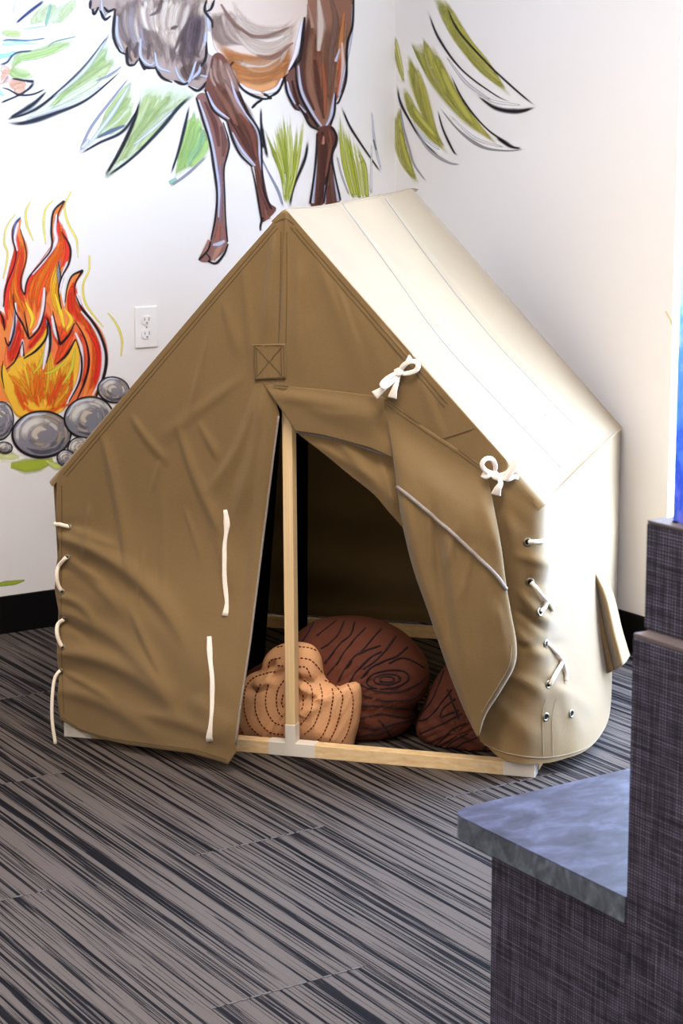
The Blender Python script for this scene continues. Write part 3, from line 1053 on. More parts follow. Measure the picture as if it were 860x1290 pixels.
Z1 = lambda *p: z(440, 430, 3.308, p)
bow([('knot', Z1((188, 132), (205, 128), (222, 120)), [9, 11, 9], 0.006),
     ('loop', Z1((205, 132), (225, 100), (258, 84), (284, 92), (280, 118), (250, 132), (212, 136)), [5, 6, 6, 7, 6, 6, 5], 0.016),
     ('loop', Z1((205, 128), (165, 150), (136, 178), (145, 190), (175, 170), (205, 138)), [5, 6, 7, 7, 6, 5], 0.014),
     ('tail', Z1((200, 138), (170, 168), (140, 198), (104, 226)), [5, 6, 7, 12], 0.006),
     ('tail', Z1((206, 140), (196, 175), (186, 205), (178, 236)), [5, 6, 8, 12], 0.006),
     ('strap', Z1((212, 122), (235, 95), (252, 70), (262, 54)), [5, 5, 6, 8], 0.004)], (500, 469))
bow([('knot', Z1((595, 548), (612, 562), (628, 566)), [9, 11, 8], 0.006),
     ('loop', Z1((602, 550), (570, 540), (552, 515), (565, 492), (592, 490), (607, 515), (606, 545)), [5, 6, 6, 6, 6, 6, 5], 0.016),
     ('loop', Z1((618, 562), (650, 572), (690, 520), (706, 490), (690, 500), (660, 545), (625, 558)), [5, 6, 7, 7, 6, 6, 5], 0.012),
     ('tail', Z1((606, 556), (585, 556), (570, 560), (553, 552)), [5, 6, 9, 9], 0.006),
     ('tail', Z1((616, 566), (630, 590), (618, 615), (610, 640)), [5, 6, 9, 13], 0.008),
     ('strap', Z1((625, 560), (660, 575), (685, 565), (705, 568)), [6, 6, 6, 6], 0.004)], (625, 598))


def lace(names, pts, r=0.0045, bulge=0.008, lift=0.003, back=True):
    q = resample(pts, 18)
    w = on_surface(names, q, lift)
    w = w - FW[None] * (bulge * np.sin(np.linspace(0, np.pi, 18)))[:, None]
    v, f = tube_vf(w, r, 8)
    link('lace', v, f, M['lace'], tent, smooth=True)


LL = ['door_panel']
lace(LL, [(69, 660), (77, 660), (86, 663)])
lace(LL, [(84, 702), (76, 711), (73, 722), (74, 735), (78, 744)])
lace(LL, [(81, 779), (75, 785), (73, 794), (75, 805), (79, 815)])
lace(LL, [(77, 844), (70, 852), (67, 870), (66, 895), (67, 915), (70, 938)], r=0.0038)
RR = ['corner']
lace(RR, [(665, 683), (673, 682), (684, 681)])
lace(RR, [(668, 733), (675, 742), (683, 752), (691, 760), (695, 768)])
lace(RR, [(680, 771), (684, 764), (687, 757)])
lace(RR, [(688, 811), (697, 820), (704, 827), (708, 836), (711, 848), (711, 858)])
lace(RR, [(691, 862), (698, 848), (705, 836), (706, 829)])
lace(LL, [(86, 663), (87, 664), (88, 664)], r=0.003, bulge=0.001)


def grommet(x, y, names, r=0.0072):
    P0 = on_surface(names, [(x, y)], 0.0008)[0]
    d = Vector(raydir(x, y)).normalized()
    best = min((h for h in (BV[n_].ray_cast(Vector(CAM), d) for n_ in names) if h[0] is not None), key=lambda h: h[3], default=None)
    n = np.array(best[1]) if best else -TG
    if n @ np.array(d) > 0: n = -n
    a = np.cross(n, [0, 0, 1]); a /= np.linalg.norm(a)
    b_ = np.cross(n, a)
    ring = [P0 + r * (math.cos(2 * math.pi * k / 18) * a + math.sin(2 * math.pi * k / 18) * b_) for k in range(19)]
    v, f = tube_vf(ring, 0.0024, 8, cap=False)
    o = link('grommet', v, f, M['brass'], tent, smooth=True)
    disc = [P0 + n * 0.0006 + (r - 0.0012) * (math.cos(2 * math.pi * k / 18) * a + math.sin(2 * math.pi * k / 18) * b_) for k in range(18)]
    link('eyelet_hole', disc, [tuple(range(18))], M['hole'], o, org=tent['_w'])


for x, y in ((664, 683), (667, 733), (679, 771), (687, 811), (690, 862), (687, 903), (719, 899)): grommet(x, y, ['corner'])
for x, y in ((87, 664), (85, 702), (78, 745), (81, 779), (79, 815), (77, 845)): grommet(x, y, ['door_panel'], 0.005)

# ------------------------------------------------------------------ log cushions inside the tent
def inflate(outline, v0, tf, tb, n=96, m=22, pinch=None):
    """a stuffed cushion whose outline in the plane v=v0 is given; tf/tb: depth towards the front and the back"""
    q = resample(outline, n, closed=True)
    c = q.mean(0)
    verts, faces = [], []
    for side, th in ((-1, tf), (1, tb)):
        for k in range(m + 1):
            ph = math.pi / 2 * k / m
            rr, dd = math.cos(ph) ** 0.62, math.sin(ph)
            for i in range(n):
                x, y = c + (q[i] - c) * rr
                P = unproj(x, y, TO + TG * v0, TG) + TG * (side * th * dd)
                if pinch is not None and side < 0: P = P - TG * pinch(x, y) * (1 - math.cos(ph) ** 4)
                if P[2] < 0.003: P[2] = 0.003 + 0.0 * P[2]
                verts.append(P)
    for s_ in range(2):
        b_ = s_ * (m + 1) * n
        for k in range(m):
            for i in range(n):
                j = (i + 1) % n
                faces.append((b_ + k * n + i, b_ + k * n + j, b_ + (k + 1) * n + j, b_ + (k + 1) * n + i))
    return verts, faces


def cushion_part(name, outline, v0, tf, tb, mat, parent, pinch=None, org=None):
    v, f = inflate(outline, v0, tf, tb, pinch=pinch)
    o = link(name, v, f, mat, parent, smooth=True)
    BV[name + parent.name] = BVHTree.FromPolygons([Vector(q) for q in v], f)
    return o


def Zc(*p): return z(300, 760, 4.778, p)
def Zd(*p): return z(280, 720, 2.15, p)


quilt = [(400, 800, 430, 930, 4, 0.004), (470, 800, 500, 920, 4, 0.003)]
def quilt_h(x, y): return 0.0028 * np.sin(x * 0.35 + y * 0.62 + 1.5 * np.sin(y * 0.05)) + 0.002 * np.sin(x * 0.21 - y * 0.3)


c1 = empty('log_cushion', tl(0.5, 0.2, 0), 'larger brown log cushion with tan tree-ring end, behind the wooden door post', 'cushion')
cushion_part('body', [(306, 890), (309, 852), (325, 838), (348, 826), (364, 812), (376, 796), (395, 784), (420, 780), (450, 781), (482, 790), (510, 808), (530, 832), (538, 856), (535, 876),
                      (522, 890), (522, 906), (512, 920), (488, 932), (450, 938), (400, 940), (340, 934), (312, 920)], 0.21, 0.105, 0.17, M['log'], c1, pinch=quilt_h)
tanf = [(335, 848, 352, 828, 5, -0.016), (330, 862, 352, 842, 5, 0.010), (345, 850, 372, 838, 4, -0.010), (378, 846, 405, 858, 4, -0.014), (380, 855, 410, 868, 5, 0.008), (372, 842, 392, 880, 4, -0.006),
        (310, 868, 345, 858, 4, -0.005), (400, 860, 420, 880, 4, 0.006), (385, 895, 410, 880, 4, 0.006), (318, 846, 322, 868, 4, -0.006), (424, 862, 432, 900, 4, 0.004)]
cushion_part('log_end', [(293, 905), (295, 880), (298, 866), (314, 850), (329, 843), (333, 829), (342, 818), (356, 811), (374, 809), (392, 813), (402, 826), (406, 845), (409, 854), (423, 865),
                         (438, 861), (451, 861), (455, 875), (453, 905), (447, 930), (441, 942), (400, 944), (350, 942), (315, 938), (298, 928)], 0.10, 0.05, 0.05, M['tan'], c1,
             pinch=lambda x, y: float(ridges(np.array([x]), np.array([y]), tanf)[0]) * 1.5 + 0.0014 * math.sin(x * 0.5 + y * 0.3))
B1 = ['body' + c1.name]
E1 = ['log_end' + c1.name]
mb = MB()
lines1 = [Zc((455, 115), (420, 180), (385, 232)), Zc((590, 105), (530, 150), (475, 195)), Zc((640, 105), (600, 190), (545, 245), (495, 275)), Zc((700, 115), (675, 190), (620, 235), (560, 310), (520, 360)),
          Zc((765, 150), (700, 215), (640, 290), (590, 365), (535, 430)), Zc((855, 255), (780, 280), (700, 320), (640, 400), (600, 470)), Zc((860, 290), (790, 330), (720, 400), (670, 475)),
          Zd((430, 155), (395, 195), (370, 225)), Zd((470, 175), (440, 215), (410, 245), (380, 265)), Zd((500, 205), (470, 230), (435, 243), (400, 262), (375, 290)),
          Zd((375, 308), (420, 325), (480, 325), (530, 303), (550, 285)), Zd((378, 335), (440, 350), (510, 345), (545, 315)), Zd((375, 362), (440, 366), (500, 371), (525, 352)),
          Zd((375, 398), (430, 386), (500, 396), (520, 376)), Zd((372, 422), (420, 425), (470, 410), (512, 402)), Zd((368, 445), (420, 440), (462, 422)), Zd((420, 400), (440, 420), (455, 445)),
          Zd((545, 260), (510, 240), (480, 235), (450, 250))]
for a_, b_, cx_, cy_, tlt in ((20, 8, 445, 292, 0), (36, 14, 446, 292, -0.05), (57, 25, 447, 292, -0.12)):
    lines1.append(Zd(*[(cx_ + a_ * math.cos(k / 16 * 2 * math.pi), cy_ + b_ * math.sin(k / 16 * 2 * math.pi) + tlt * a_ * math.cos(k / 16 * 2 * math.pi)) for k in range(17)]))
for ln_ in lines1: stitches(mb, B1, ln_, r=0.0022, lift=0.0005, step=3)
mb.link('yarn_stitching', M['logline'], c1, kind='stuff')
mb = MB()
ends1 = [Zc((275, 465), (238, 520), (230, 600), (245, 660), (275, 688)), Zc((270, 550), (262, 600), (275, 635)), Zc((180, 490), (165, 580), (175, 650), (215, 715), (280, 740)),
         Zc((225, 410), (140, 430), (80, 460), (42, 520), (36, 620), (60, 720), (110, 780), (190, 830)), Zc((135, 485), (105, 560), (105, 650), (140, 730), (200, 780), (280, 790)),
         Zc((2, 700), (22, 770), (70, 825)), Zc((180, 385), (195, 345), (265, 327)), Zc((235, 265), (275, 258)), Zc((365, 262), (430, 270), (475, 288)), Zc((375, 330), (430, 340), (475, 380), (508, 425)),
         Zc((365, 380), (410, 390), (440, 450)), Zc((395, 465), (440, 510), (446, 600), (430, 660), (370, 738)), Zc((490, 485), (505, 560), (490, 650), (450, 740), (390, 795)),
         Zc((565, 515), (570, 560), (550, 690), (510, 790), (470, 830)), Zc((520, 465), (575, 490), (625, 550), (620, 620), (590, 740), (535, 855)), Zc((660, 490), (688, 560), (685, 660), (655, 780), (605, 860)),
         Zc((390, 550), (390, 620), (372, 645)), Zc((370, 835), (440, 825)), Zc((240, 375), (280, 378))]
for ln_ in ends1:
    P = np.asarray(ln_)
    L_ = np.sum(np.linalg.norm(np.diff(P, axis=0), axis=1))
    nd = max(2, int(L_ / 4.6))
    q = resample(ln_, nd * 5 + 1)
    for k in range(nd):
        seg = q[k * 5: k * 5 + 4]
        mb.add(*tube_vf(on_surface(E1, seg, 0.0006), 0.0015, 4))
mb.link('running_stitch', M['dash'], c1, kind='stuff')

c2 = empty('log_cushion', tl(0.88, 0.2, 0), 'brown log cushion half hidden behind the tied-back tent flap, right of the other', 'cushion')
cushion_part('body', [(528, 902), (538, 880), (550, 852), (568, 834), (592, 836), (622, 858), (648, 895), (664, 930), (660, 948), (635, 952), (590, 948), (550, 930), (532, 918)], 0.28, 0.15, 0.12, M['log'], c2, pinch=quilt_h)
B2 = ['body' + c2.name]
mb = MB()
for ln_ in (Zd((575, 250), (560, 300), (540, 350)), Zd((620, 320), (590, 360), (560, 395), (530, 405)), Zd((630, 345), (600, 370), (590, 395), (615, 385), (640, 375)), Zd((650, 385), (610, 405), (570, 425), (535, 440)),
            Zd((660, 410), (620, 430), (585, 465), (560, 475)), Zd((690, 450), (650, 465), (620, 485)), Zd((720, 465), (700, 490)), Zd((600, 270), (585, 310), (570, 345), (545, 380)),
            Zd((665, 440), (640, 450), (600, 480)), Zd((740, 490), (720, 500)), Zd((610, 320), (625, 360), (640, 400))):
    stitches(mb, B2, ln_, r=0.0022, lift=0.0005, step=3)
mb.link('yarn_stitching', M['logline'], c2, kind='stuff')
# ------------------------------------------------------------------ wall murals: flat paint laid on the two walls
LAY = [0]


def wall_pt(x, y, wall, d):
    if wall == 'L': return unproj(x, y, (0, -d, 0), (0, 1, 0))
    return unproj(x, y, (-d, 0, 0), (1, 0, 0))


class Paint:
    def __init__(s, wall='L'): s.w, s.v, s.f, s.c = wall, [], [], []

    def _add(s, pts, cols, faces):
        d = 0.0004 + 0.000005 * LAY[0]
        LAY[0] += 1
        n = len(s.v)
        s.v += [wall_pt(x, y, s.w, d) for x, y in pts]
        s.c += cols
        s.f += [tuple(i + n for i in f) for f in faces]

    def fill(s, pts, col, jitter=0.0, feather=1.6, curve=True, alpha=1.0):
        q = resample(pts, max(16, int(len(pts) * 7)), closed=True) if curve else np.asarray(pts, float)
        n = len(q)
        nx = np.roll(q, -1, 0) - np.roll(q, 1, 0)
        nr = np.stack([nx[:, 1], -nx[:, 0]], 1)
        nr /= np.linalg.norm(nr, axis=1)[:, None] + 1e-9
        ar = np.sum(q[:, 0] * np.roll(q[:, 1], -1) - q[:, 1] * np.roll(q[:, 0], -1))
        if ar < 0: nr = -nr
        c = lin(col)
        outer = q + nr * feather
        P = list(map(tuple, q)) + list(map(tuple, outer))
        cols = [(*c, alpha)] * n + [(*c, 0.0)] * n
        s._add(P, cols, [tuple(range(n))] + [(k, (k + 1) % n, n + (k + 1) % n, n + k) for k in range(n)])
        return s

    def stroke(s, pts, w, col, alpha=1.0, soft=0.5, taper=(0.5, 0.2), fade=(0.0, 0.0), n=None):
        """tapered brush stroke: width w px (or list of widths), soft = feathered share of the half width"""
        if n is None: n = max(10, min(40, len(pts) * 7))
        q = resample(pts, n)
        t = np.linspace(0, 1, n)
        if np.isscalar(w): wd = w * (taper[0] + (1 - taper[0]) * sstep(0, 0.3, t)) * (taper[1] + (1 - taper[1]) * (1 - sstep(0.65, 1, t)))
        else: wd = np.interp(t, np.linspace(0, 1, len(w)), w)
        nx = np.gradient(q, axis=0)
        nr = np.stack([nx[:, 1], -nx[:, 0]], 1)
        nr /= np.linalg.norm(nr, axis=1)[:, None] + 1e-9
        c = lin(col) if isinstance(col, str) else col
        P, cols = [], []
        al = alpha * np.ones(n)
        if fade[0]: al = al * sstep(0, fade[0], t)
        if fade[1]: al = al * (1 - sstep(1 - fade[1], 1, t))
        for k, a in ((-1, 0), (-(1 - soft), 1), (1 - soft, 1), (1, 0)):
            for i in range(n):
                h = wd[i] / 2 * abs(k) + (0.5 if a == 0 else 0)
                P.append(tuple(q[i] + nr[i] * h * (1 if k > 0 else -1)))
                cols.append((*c, a * al[i]))
        F_ = []
        for r_ in range(3):
            for i in range(n - 1): F_.append((r_ * n + i, r_ * n + i + 1, (r_ + 1) * n + i + 1, (r_ + 1) * n + i))
        s._add(P, cols, F_)
        return s

    def lines(s, many, w, col, **k):
        for p_ in many: s.stroke(p_, w, col, **k)
        return s

    def hatch(s, a, b, cols, n, w, seed=1, alpha=0.6, jit=3.0, **k):
        """n soft strokes swept from curve a to curve b, colours picked from cols"""
        rg = random.Random(seed)
        A_, B_ = resample(a, 12), resample(b, 12)
        n = int(n * 1.5)
        for i in range(n):
            t = (i + rg.random()) / n
            q = A_ * (1 - t) + B_ * t
            i0, i1 = rg.randint(0, 2), rg.randint(9, 11)
            q = q[i0:i1 + 1:max(1, (i1 - i0) // 4)]
            q = q + np.array([[rg.uniform(-jit, jit) * 0.5, rg.uniform(-jit, jit) * 0.5]])
            s.stroke(q, w * 1.35 * rg.uniform(0.6, 1.3), rg.choice(cols), alpha=alpha * rg.uniform(0.6, 1.2), soft=0.7, fade=(0.2, 0.25), n=14, **k)
        return s

    def link(s, name, parent, label=None):
        o = link(name, s.v, s.f, M['paint'], parent, label=label)
        at = o.data.color_attributes.new('paint', 'FLOAT_COLOR', 'POINT')
        at.data.foreach_set('color', np.array(s.c, np.float32).ravel())
        return o


def mural(name, x, y, wall, label):
    LAY[0] = 0
    return empty(name, wall_pt(x, y, wall, 0), label, 'mural')


def T(x0, y0, s): return lambda *p: [(x0 + a / s, y0 + b / s) for a, b in p]


BK = '#1a1820'

# ---- campfire (zoomed coordinates of the left edge)
q = T(0, 240, 3.683)
fire = mural('campfire_mural', 60, 560, 'L', 'painted campfire with red and orange flames above round grey stones on left wall')
gr = Paint()
gr.stroke(q((-40, 1228), (30, 1230), (90, 1238)), 18, '#dfe59a', alpha=0.7, soft=0.8)
gr.stroke(q((50, 1276), (130, 1278), (200, 1266), (245, 1250)), [8, 22, 20, 5], '#a9b93c', soft=0.6)
gr.stroke(q((215, 1255), (265, 1280), (310, 1262)), [4, 12, 6], '#c9d37a', soft=0.7)
gr.link('grass_tuft', fire)
gr = Paint()
gr.stroke([(-4, 737), (8, 735), (18, 734), (31, 731)], [5, 7, 6, 1.5], '#9db23a', soft=0.5)
gr.link('grass_tuft', fire)
wis = Paint()
for p_ in (q((140, 50), (120, 100), (125, 160), (155, 235)), q((330, 5), (300, 70), (315, 150), (355, 230), (360, 312)), q((415, 300), (412, 370), (385, 440), (400, 530), (480, 635)),
           q((500, 568), (540, 620), (565, 690), (562, 770)), q((70, 110), (30, 170), (20, 240), (35, 300), (15, 410)), q((245, 45), (210, 90), (203, 160), (212, 250))):
    wis.stroke(p_, [1.5, 3, 3.6, 3, 1] if p_[0][0] > 30 else [1, 2.2, 3, 2.6, 1.5], '#f0e04e', alpha=0.8, soft=0.8)
for s_ in wis.c[:0]: pass
wis.link('wisp', fire)
fl = Paint()
outer = q((-60, 560), (10, 570), (30, 600), (20, 480), (45, 400), (72, 300), (58, 220), (62, 170), (95, 130), (90, 180), (122, 260), (120, 330), (98, 420), (112, 480), (140, 410), (200, 330), (245, 260), (243, 180), (252, 100),
          (300, 48), (275, 110), (262, 140), (285, 190), (322, 260), (322, 330), (290, 400), (278, 470), (300, 560), (312, 470), (330, 410), (385, 372), (350, 430), (350, 490), (400, 570), (460, 650), (492, 760),
          (480, 860), (440, 960), (300, 1000), (200, 1030), (90, 1050), (40, 980), (-60, 960))
fl.fill(outer, '#f08a45', feather=2.0)
# outer flames: orange bodies and red edges
fl.hatch(q((70, 190), (75, 260), (60, 340), (40, 440), (30, 520), (40, 640)), q((100, 200), (112, 270), (95, 360), (90, 460), (130, 540), (150, 640)), ['#e8432a', '#f0622c', '#f28a2c', '#ee7a2a'], 14, 5.5, 3, 0.95)
fl.hatch(q((262, 120), (262, 230), (215, 320), (150, 400), (120, 480), (140, 620)), q((275, 140), (310, 270), (270, 360), (240, 430), (210, 500), (180, 600)), ['#f07a26', '#f2932a', '#ee5b28', '#f5a832', '#f39a2c'], 20, 6, 4, 0.95)
fl.hatch(q((270, 330), (240, 430), (250, 520), (290, 620)), q((310, 330), (285, 420), (275, 500), (300, 640)), ['#f5b62e', '#f3a02a', '#f6c53a'], 9, 5, 5, 0.95)
fl.hatch(q((350, 410), (318, 480), (312, 560), (320, 620)), q((352, 450), (350, 500), (400, 590), (440, 680)), ['#e64a26', '#ef6a2a', '#ea3c28'], 9, 5, 6, 0.95)
fl.hatch(q((350, 560), (420, 650), (440, 760), (420, 880), (380, 960)), q((400, 570), (470, 690), (485, 790), (470, 880), (430, 950)), ['#e23a25', '#ef5c28', '#f2792c', '#ee4b26'], 18, 6.5, 7, 0.95)
fl.lines([q((75, 195), (82, 260), (62, 350), (35, 450), (28, 540), (35, 600)), q((268, 110), (262, 230), (200, 330), (140, 410), (118, 500)), q((300, 205), (316, 280), (296, 350))], [2, 6, 8, 6, 2], '#e53a2b', soft=0.5)
fl.lines([q((395, 640), (440, 700), (462, 790), (440, 900)), q((-20, 560), (10, 590), (25, 640))], [2, 6, 8, 2], '#dc2f22', soft=0.5)
fl.lines([q((300, 550), (330, 600), (300, 660)), q((120, 520), (150, 590), (140, 640)), q((255, 480), (285, 580), (300, 650))], [2, 7, 3], '#f7d23d', soft=0.6)
# middle red tongues
fl.fill(q((30, 820), (30, 740), (60, 660), (85, 560), (105, 620), (110, 690), (150, 660), (190, 600), (215, 520), (235, 580), (250, 660), (285, 700), (330, 660), (355, 620), (395, 700), (410, 790), (390, 900), (340, 985), (90, 1000)), '#ee7a4a', feather=2)
fl.hatch(q((85, 575), (70, 660), (40, 740), (30, 800)), q((105, 640), (100, 720), (70, 780), (40, 830)), ['#e2332a', '#ea4a2a'], 8, 6, 8, 0.95)
fl.hatch(q((210, 540), (200, 620), (150, 690), (110, 740)), q((235, 590), (215, 690), (170, 740), (110, 790)), ['#e2332a', '#e8442a', '#ee5a2c'], 9, 6, 9, 0.95)
fl.hatch(q((240, 600), (262, 690), (290, 720), (250, 800)), q((355, 640), (330, 690), (290, 760), (230, 830)), ['#e6392a', '#ef5a2c', '#f06a34'], 10, 6, 10, 0.95)
fl.hatch(q((355, 640), (385, 720), (395, 810), (350, 930)), q((372, 660), (405, 740), (408, 830), (370, 940)), ['#ee5c3a', '#e8432e', '#f28a5c'], 7, 5, 11, 0.9)
# inner yellow and orange heart
fl.fill(q((15, 810), (35, 850), (70, 790), (110, 770), (150, 740), (200, 680), (225, 640), (230, 700), (205, 800), (250, 830), (310, 780), (350, 700), (365, 760), (350, 880), (300, 990), (260, 1030), (100, 1045), (40, 960), (5, 870)), '#f3bd3a', feather=3)
rg_ = random.Random(5)
tips = [(18, 830), (40, 850), (75, 795), (105, 790), (150, 750), (190, 700), (222, 655), (228, 720), (205, 810), (225, 830), (265, 800), (310, 790), (345, 715), (355, 790), (345, 870), (325, 930)]
for i_ in range(130):
    k_ = rg_.random() * (len(tips) - 1)
    a_, b_ = tips[int(k_)], tips[int(k_) + 1]
    tx_, ty_ = a_[0] + (b_[0] - a_[0]) * (k_ % 1), a_[1] + (b_[1] - a_[1]) * (k_ % 1)
    bx_, by_ = 90 + rg_.random() * 190, 1010 + rg_.random() * 20
    bx_ = 0.5 * bx_ + 0.5 * (60 + tx_ * 0.75)
    d0, d1 = rg_.uniform(0.0, 0.45), rg_.uniform(0.55, 1.0)
    f_ = lambda d: (bx_ + (tx_ - bx_) * d + 10 * math.sin(3 * d), by_ + (ty_ - by_) * d)
    mid_ = (d0 + d1) / 2
    cl_ = rg_.choice(['#ea5a24', '#ef7426', '#e8501f'] if mid_ < 0.42 else ['#f29a2a', '#f07c26', '#f4b034', '#f3c23a'] if mid_ < 0.62 else ['#f4cf3e', '#e9d84a', '#f3bc36', '#f29a2a'])
    fl.stroke(q(f_(d0), f_((d0 + d1) / 2), f_(d1)), [2, rg_.uniform(5, 9), 2], cl_, alpha=0.75, soft=0.8, fade=(0.2, 0.25), n=14)
fl.lines([q((110, 995), (150, 1028), (230, 1026), (300, 990)), q((70, 900), (95, 970), (115, 1020))], [3, 8, 9, 3], '#ea5a24', alpha=0.7, soft=0.8)
fl.lines([q((220, 690), (195, 790), (155, 850)), q((348, 730), (330, 830), (290, 900)), q((205, 850), (250, 835), (310, 785))], [2, 7, 2], '#dfd648', alpha=0.8, soft=0.7)
# white and grey rims
fl.lines([q((262, 110), (254, 180), (258, 240), (205, 320), (150, 390)), q((275, 480), (290, 400), (312, 330)), q((205, 450), (200, 540), (180, 620), (150, 660)), q((72, 520), (70, 600), (45, 700)),
          q((375, 560), (440, 640), (478, 740), (470, 860), (430, 950)), q((350, 660), (378, 740), (368, 870), (310, 990)), q((230, 640), (215, 740), (200, 830)), q((105, 690), (100, 770)), q((355, 480), (375, 540)),
          q((240, 580), (258, 660), (275, 700)), q((85, 150), (66, 220), (80, 280))], [2, 5, 6, 5, 2], '#f6eef4', alpha=0.9, soft=0.6)
fl.lines([q((280, 320), (270, 380), (275, 450)), q((215, 600), (235, 700), (225, 760)), q((70, 560), (65, 650), (40, 740))], [1.5, 5, 1.5], '#7f8aa0', alpha=0.8, soft=0.6)
fl.link('flame', fire)
fo = Paint()
for p_, w_ in ((q((95, 128), (66, 165), (60, 225), (75, 290), (62, 360), (30, 440), (15, 540)), [3, 5, 3, 2.5, 4, 3, 2]), (q((95, 180), (118, 260), (122, 320), (100, 400), (98, 450), (115, 485)), [1, 2.5, 2.5, 3, 3, 3]),
               (q((115, 485), (130, 410), (195, 330), (240, 265), (238, 180), (250, 95), (298, 48)), [4, 4, 4, 5, 6, 5, 6]), (q((300, 48), (270, 110), (268, 150)), [4, 3, 1]),
               (q((285, 190), (325, 262), (322, 330), (290, 395), (272, 460), (285, 550)), [1, 6, 6, 4, 4, 2]), (q((385, 370), (335, 395), (312, 450), (302, 520)), [8, 5, 3, 2]), (q((385, 370), (352, 425), (345, 480)), [6, 4, 1]),
               (q((350, 480), (375, 540), (430, 610), (470, 680), (493, 770), (482, 860), (445, 955)), [1, 8, 9, 9, 10, 10, 6]), (q((60, 480), (72, 560), (105, 620), (130, 680)), [1, 4, 6, 3]),
               (q((112, 560), (128, 650), (135, 690)), [1, 4, 5]), (q((135, 690), (180, 640), (205, 560), (215, 470)), [5, 5, 3, 1]), (q((218, 590), (232, 640), (230, 740), (215, 800)), [2, 7, 7, 2]), (q((110, 780), (170, 740), (215, 680), (222, 600)), [3, 8, 6, 3]),
               (q((245, 560), (262, 640), (278, 715)), [1, 5, 8]), (q((278, 715), (320, 670), (345, 615)), [8, 6, 2]), (q((262, 805), (310, 760), (350, 690)), [3, 8, 3]), (q((345, 600), (395, 690), (412, 790), (395, 880), (355, 975)), [1, 4, 6, 7, 3]),
               (q((352, 690), (378, 780), (370, 880), (320, 980)), [1, 6, 6, 2]), (q((0, 560), (15, 600), (22, 650)), [2, 7, 3]), (q((22, 680), (40, 720), (65, 650), (70, 580)), [2, 5, 3, 1]), (q((28, 830), (70, 790), (105, 700)), [3, 5, 2]),
               (q((105, 700), (112, 770)), [1, 4]), (q((15, 790), (8, 850), (20, 920)), [1, 4, 1]), (q((270, 330), (282, 400), (270, 450)), [1, 3, 1])):
    fo.stroke(p_, [v * 0.42 for v in w_], BK, soft=0.45)
fo.stroke(q((97, 122), (72, 150), (62, 210)), [0.5, 2.2, 0.8], '#5a78b4', soft=0.6)
fo.link('outline', fire)


def stone(cx, cy, rx, ry, rot, seed, dark='#86828a', mid='#aba6aa', light='#ddd7d0', warm='#b5a698'):
    rg = random.Random(seed)
    s_ = Paint()
    cr_, sr_ = math.cos(rot), math.sin(rot)

    def e(k, a): return (cx + cr_ * rx * k * math.cos(a) - sr_ * ry * k * math.sin(a), cy + sr_ * rx * k * math.cos(a) + cr_ * ry * k * math.sin(a))
    s_.fill([e(1.0, 2 * math.pi * k / 14) for k in range(14)], dark, feather=1.2)
    for k in range(20):
        a0 = rg.uniform(0, 6.28)
        k_ = rg.uniform(0.35, 0.9)
        up = math.sin(a0 + 0.9) < 0.1
        col = rg.choice([mid, light, warm, light] if up else [dark, mid, warm, '#77747e'])
        s_.stroke([e(k_, a0 + d) for d in (0, 0.35, 0.7, 1.0, 1.3)], rx * 0.16, col, alpha=0.75, soft=0.6, fade=(0.3, 0.3))
    s_.stroke([e(0.6, a) for a in (2.6, 3.3, 4.0, 4.7, 5.3)], rx * 0.34, '#e9e4dc', alpha=0.85, soft=0.6, fade=(0.3, 0.4))
    s_.stroke([e(0.25, a) for a in (2.2, 3.2, 4.4, 5.4)], rx * 0.32, '#d3c6b6', alpha=0.9, soft=0.6)
    s_.stroke([e(0.8, a) for a in (0.2, 0.9, 1.6, 2.3)], rx * 0.13, '#5f5f6c', alpha=0.8, soft=0.6)
    s_.stroke([e(0.9, a) for a in (3.4, 4.2, 4.9)], rx * 0.1, '#dfe4f2', alpha=0.8, soft=0.5)
    s_.stroke([e(1.0, a) for a in np.linspace(0.3, 6.0, 16)], [max(1.1, rx * w_) for w_ in (0.05, 0.09, 0.1, 0.09, 0.06, 0.05, 0.06, 0.05)], BK, soft=0.4, n=44)
    s_.stroke([e(1.0, a) for a in (5.9, 6.2, 6.6)], max(1, rx * 0.06), BK, soft=0.4)
    s_.link('stone', fire)


stone(0, 530, 17, 24, 0.1, 1)
stone(52.5, 547, 37, 29, -0.02, 2)
stone(112, 526, 31, 26, -0.15, 3, '#83828c')
stone(143, 491, 20, 16, 0.2, 4, '#8a8790')
stone(6, 564, 9.5, 7, 0.1, 5)
stone(100, 563, 15, 12, -0.4, 6, '#8d8480', '#b5a89e')
stone(83, 577, 11, 10, 0.1, 7, '#8b8894', '#aaa6b0')

# ---- fir branches
GR = ['#b6c56a', '#c3d07c', '#a3b84e', '#d3dc9c']
GP = ['#c9dba0', '#b9d088', '#dce8c8', '#a6c47c', '#d6e2ae']
GD = ['#a8b43a', '#b9c04a', '#98a530', '#c6cb66']


def leaf(parent, outlines, fills, wall='L', pale=None):
    p_ = Paint(wall)
    if pale: p_.fill(pale[0], pale[1], feather=2.5, alpha=pale[2])
    for a, b_, cols, n, w, sd, al in fills: p_.hatch(a, b_, cols, n, w, sd, al)
    for pts, w, c in outlines: p_.stroke(pts, w, c, soft=0.7, fade=(0.15, 0.12))
    return p_.link('leaf', parent)


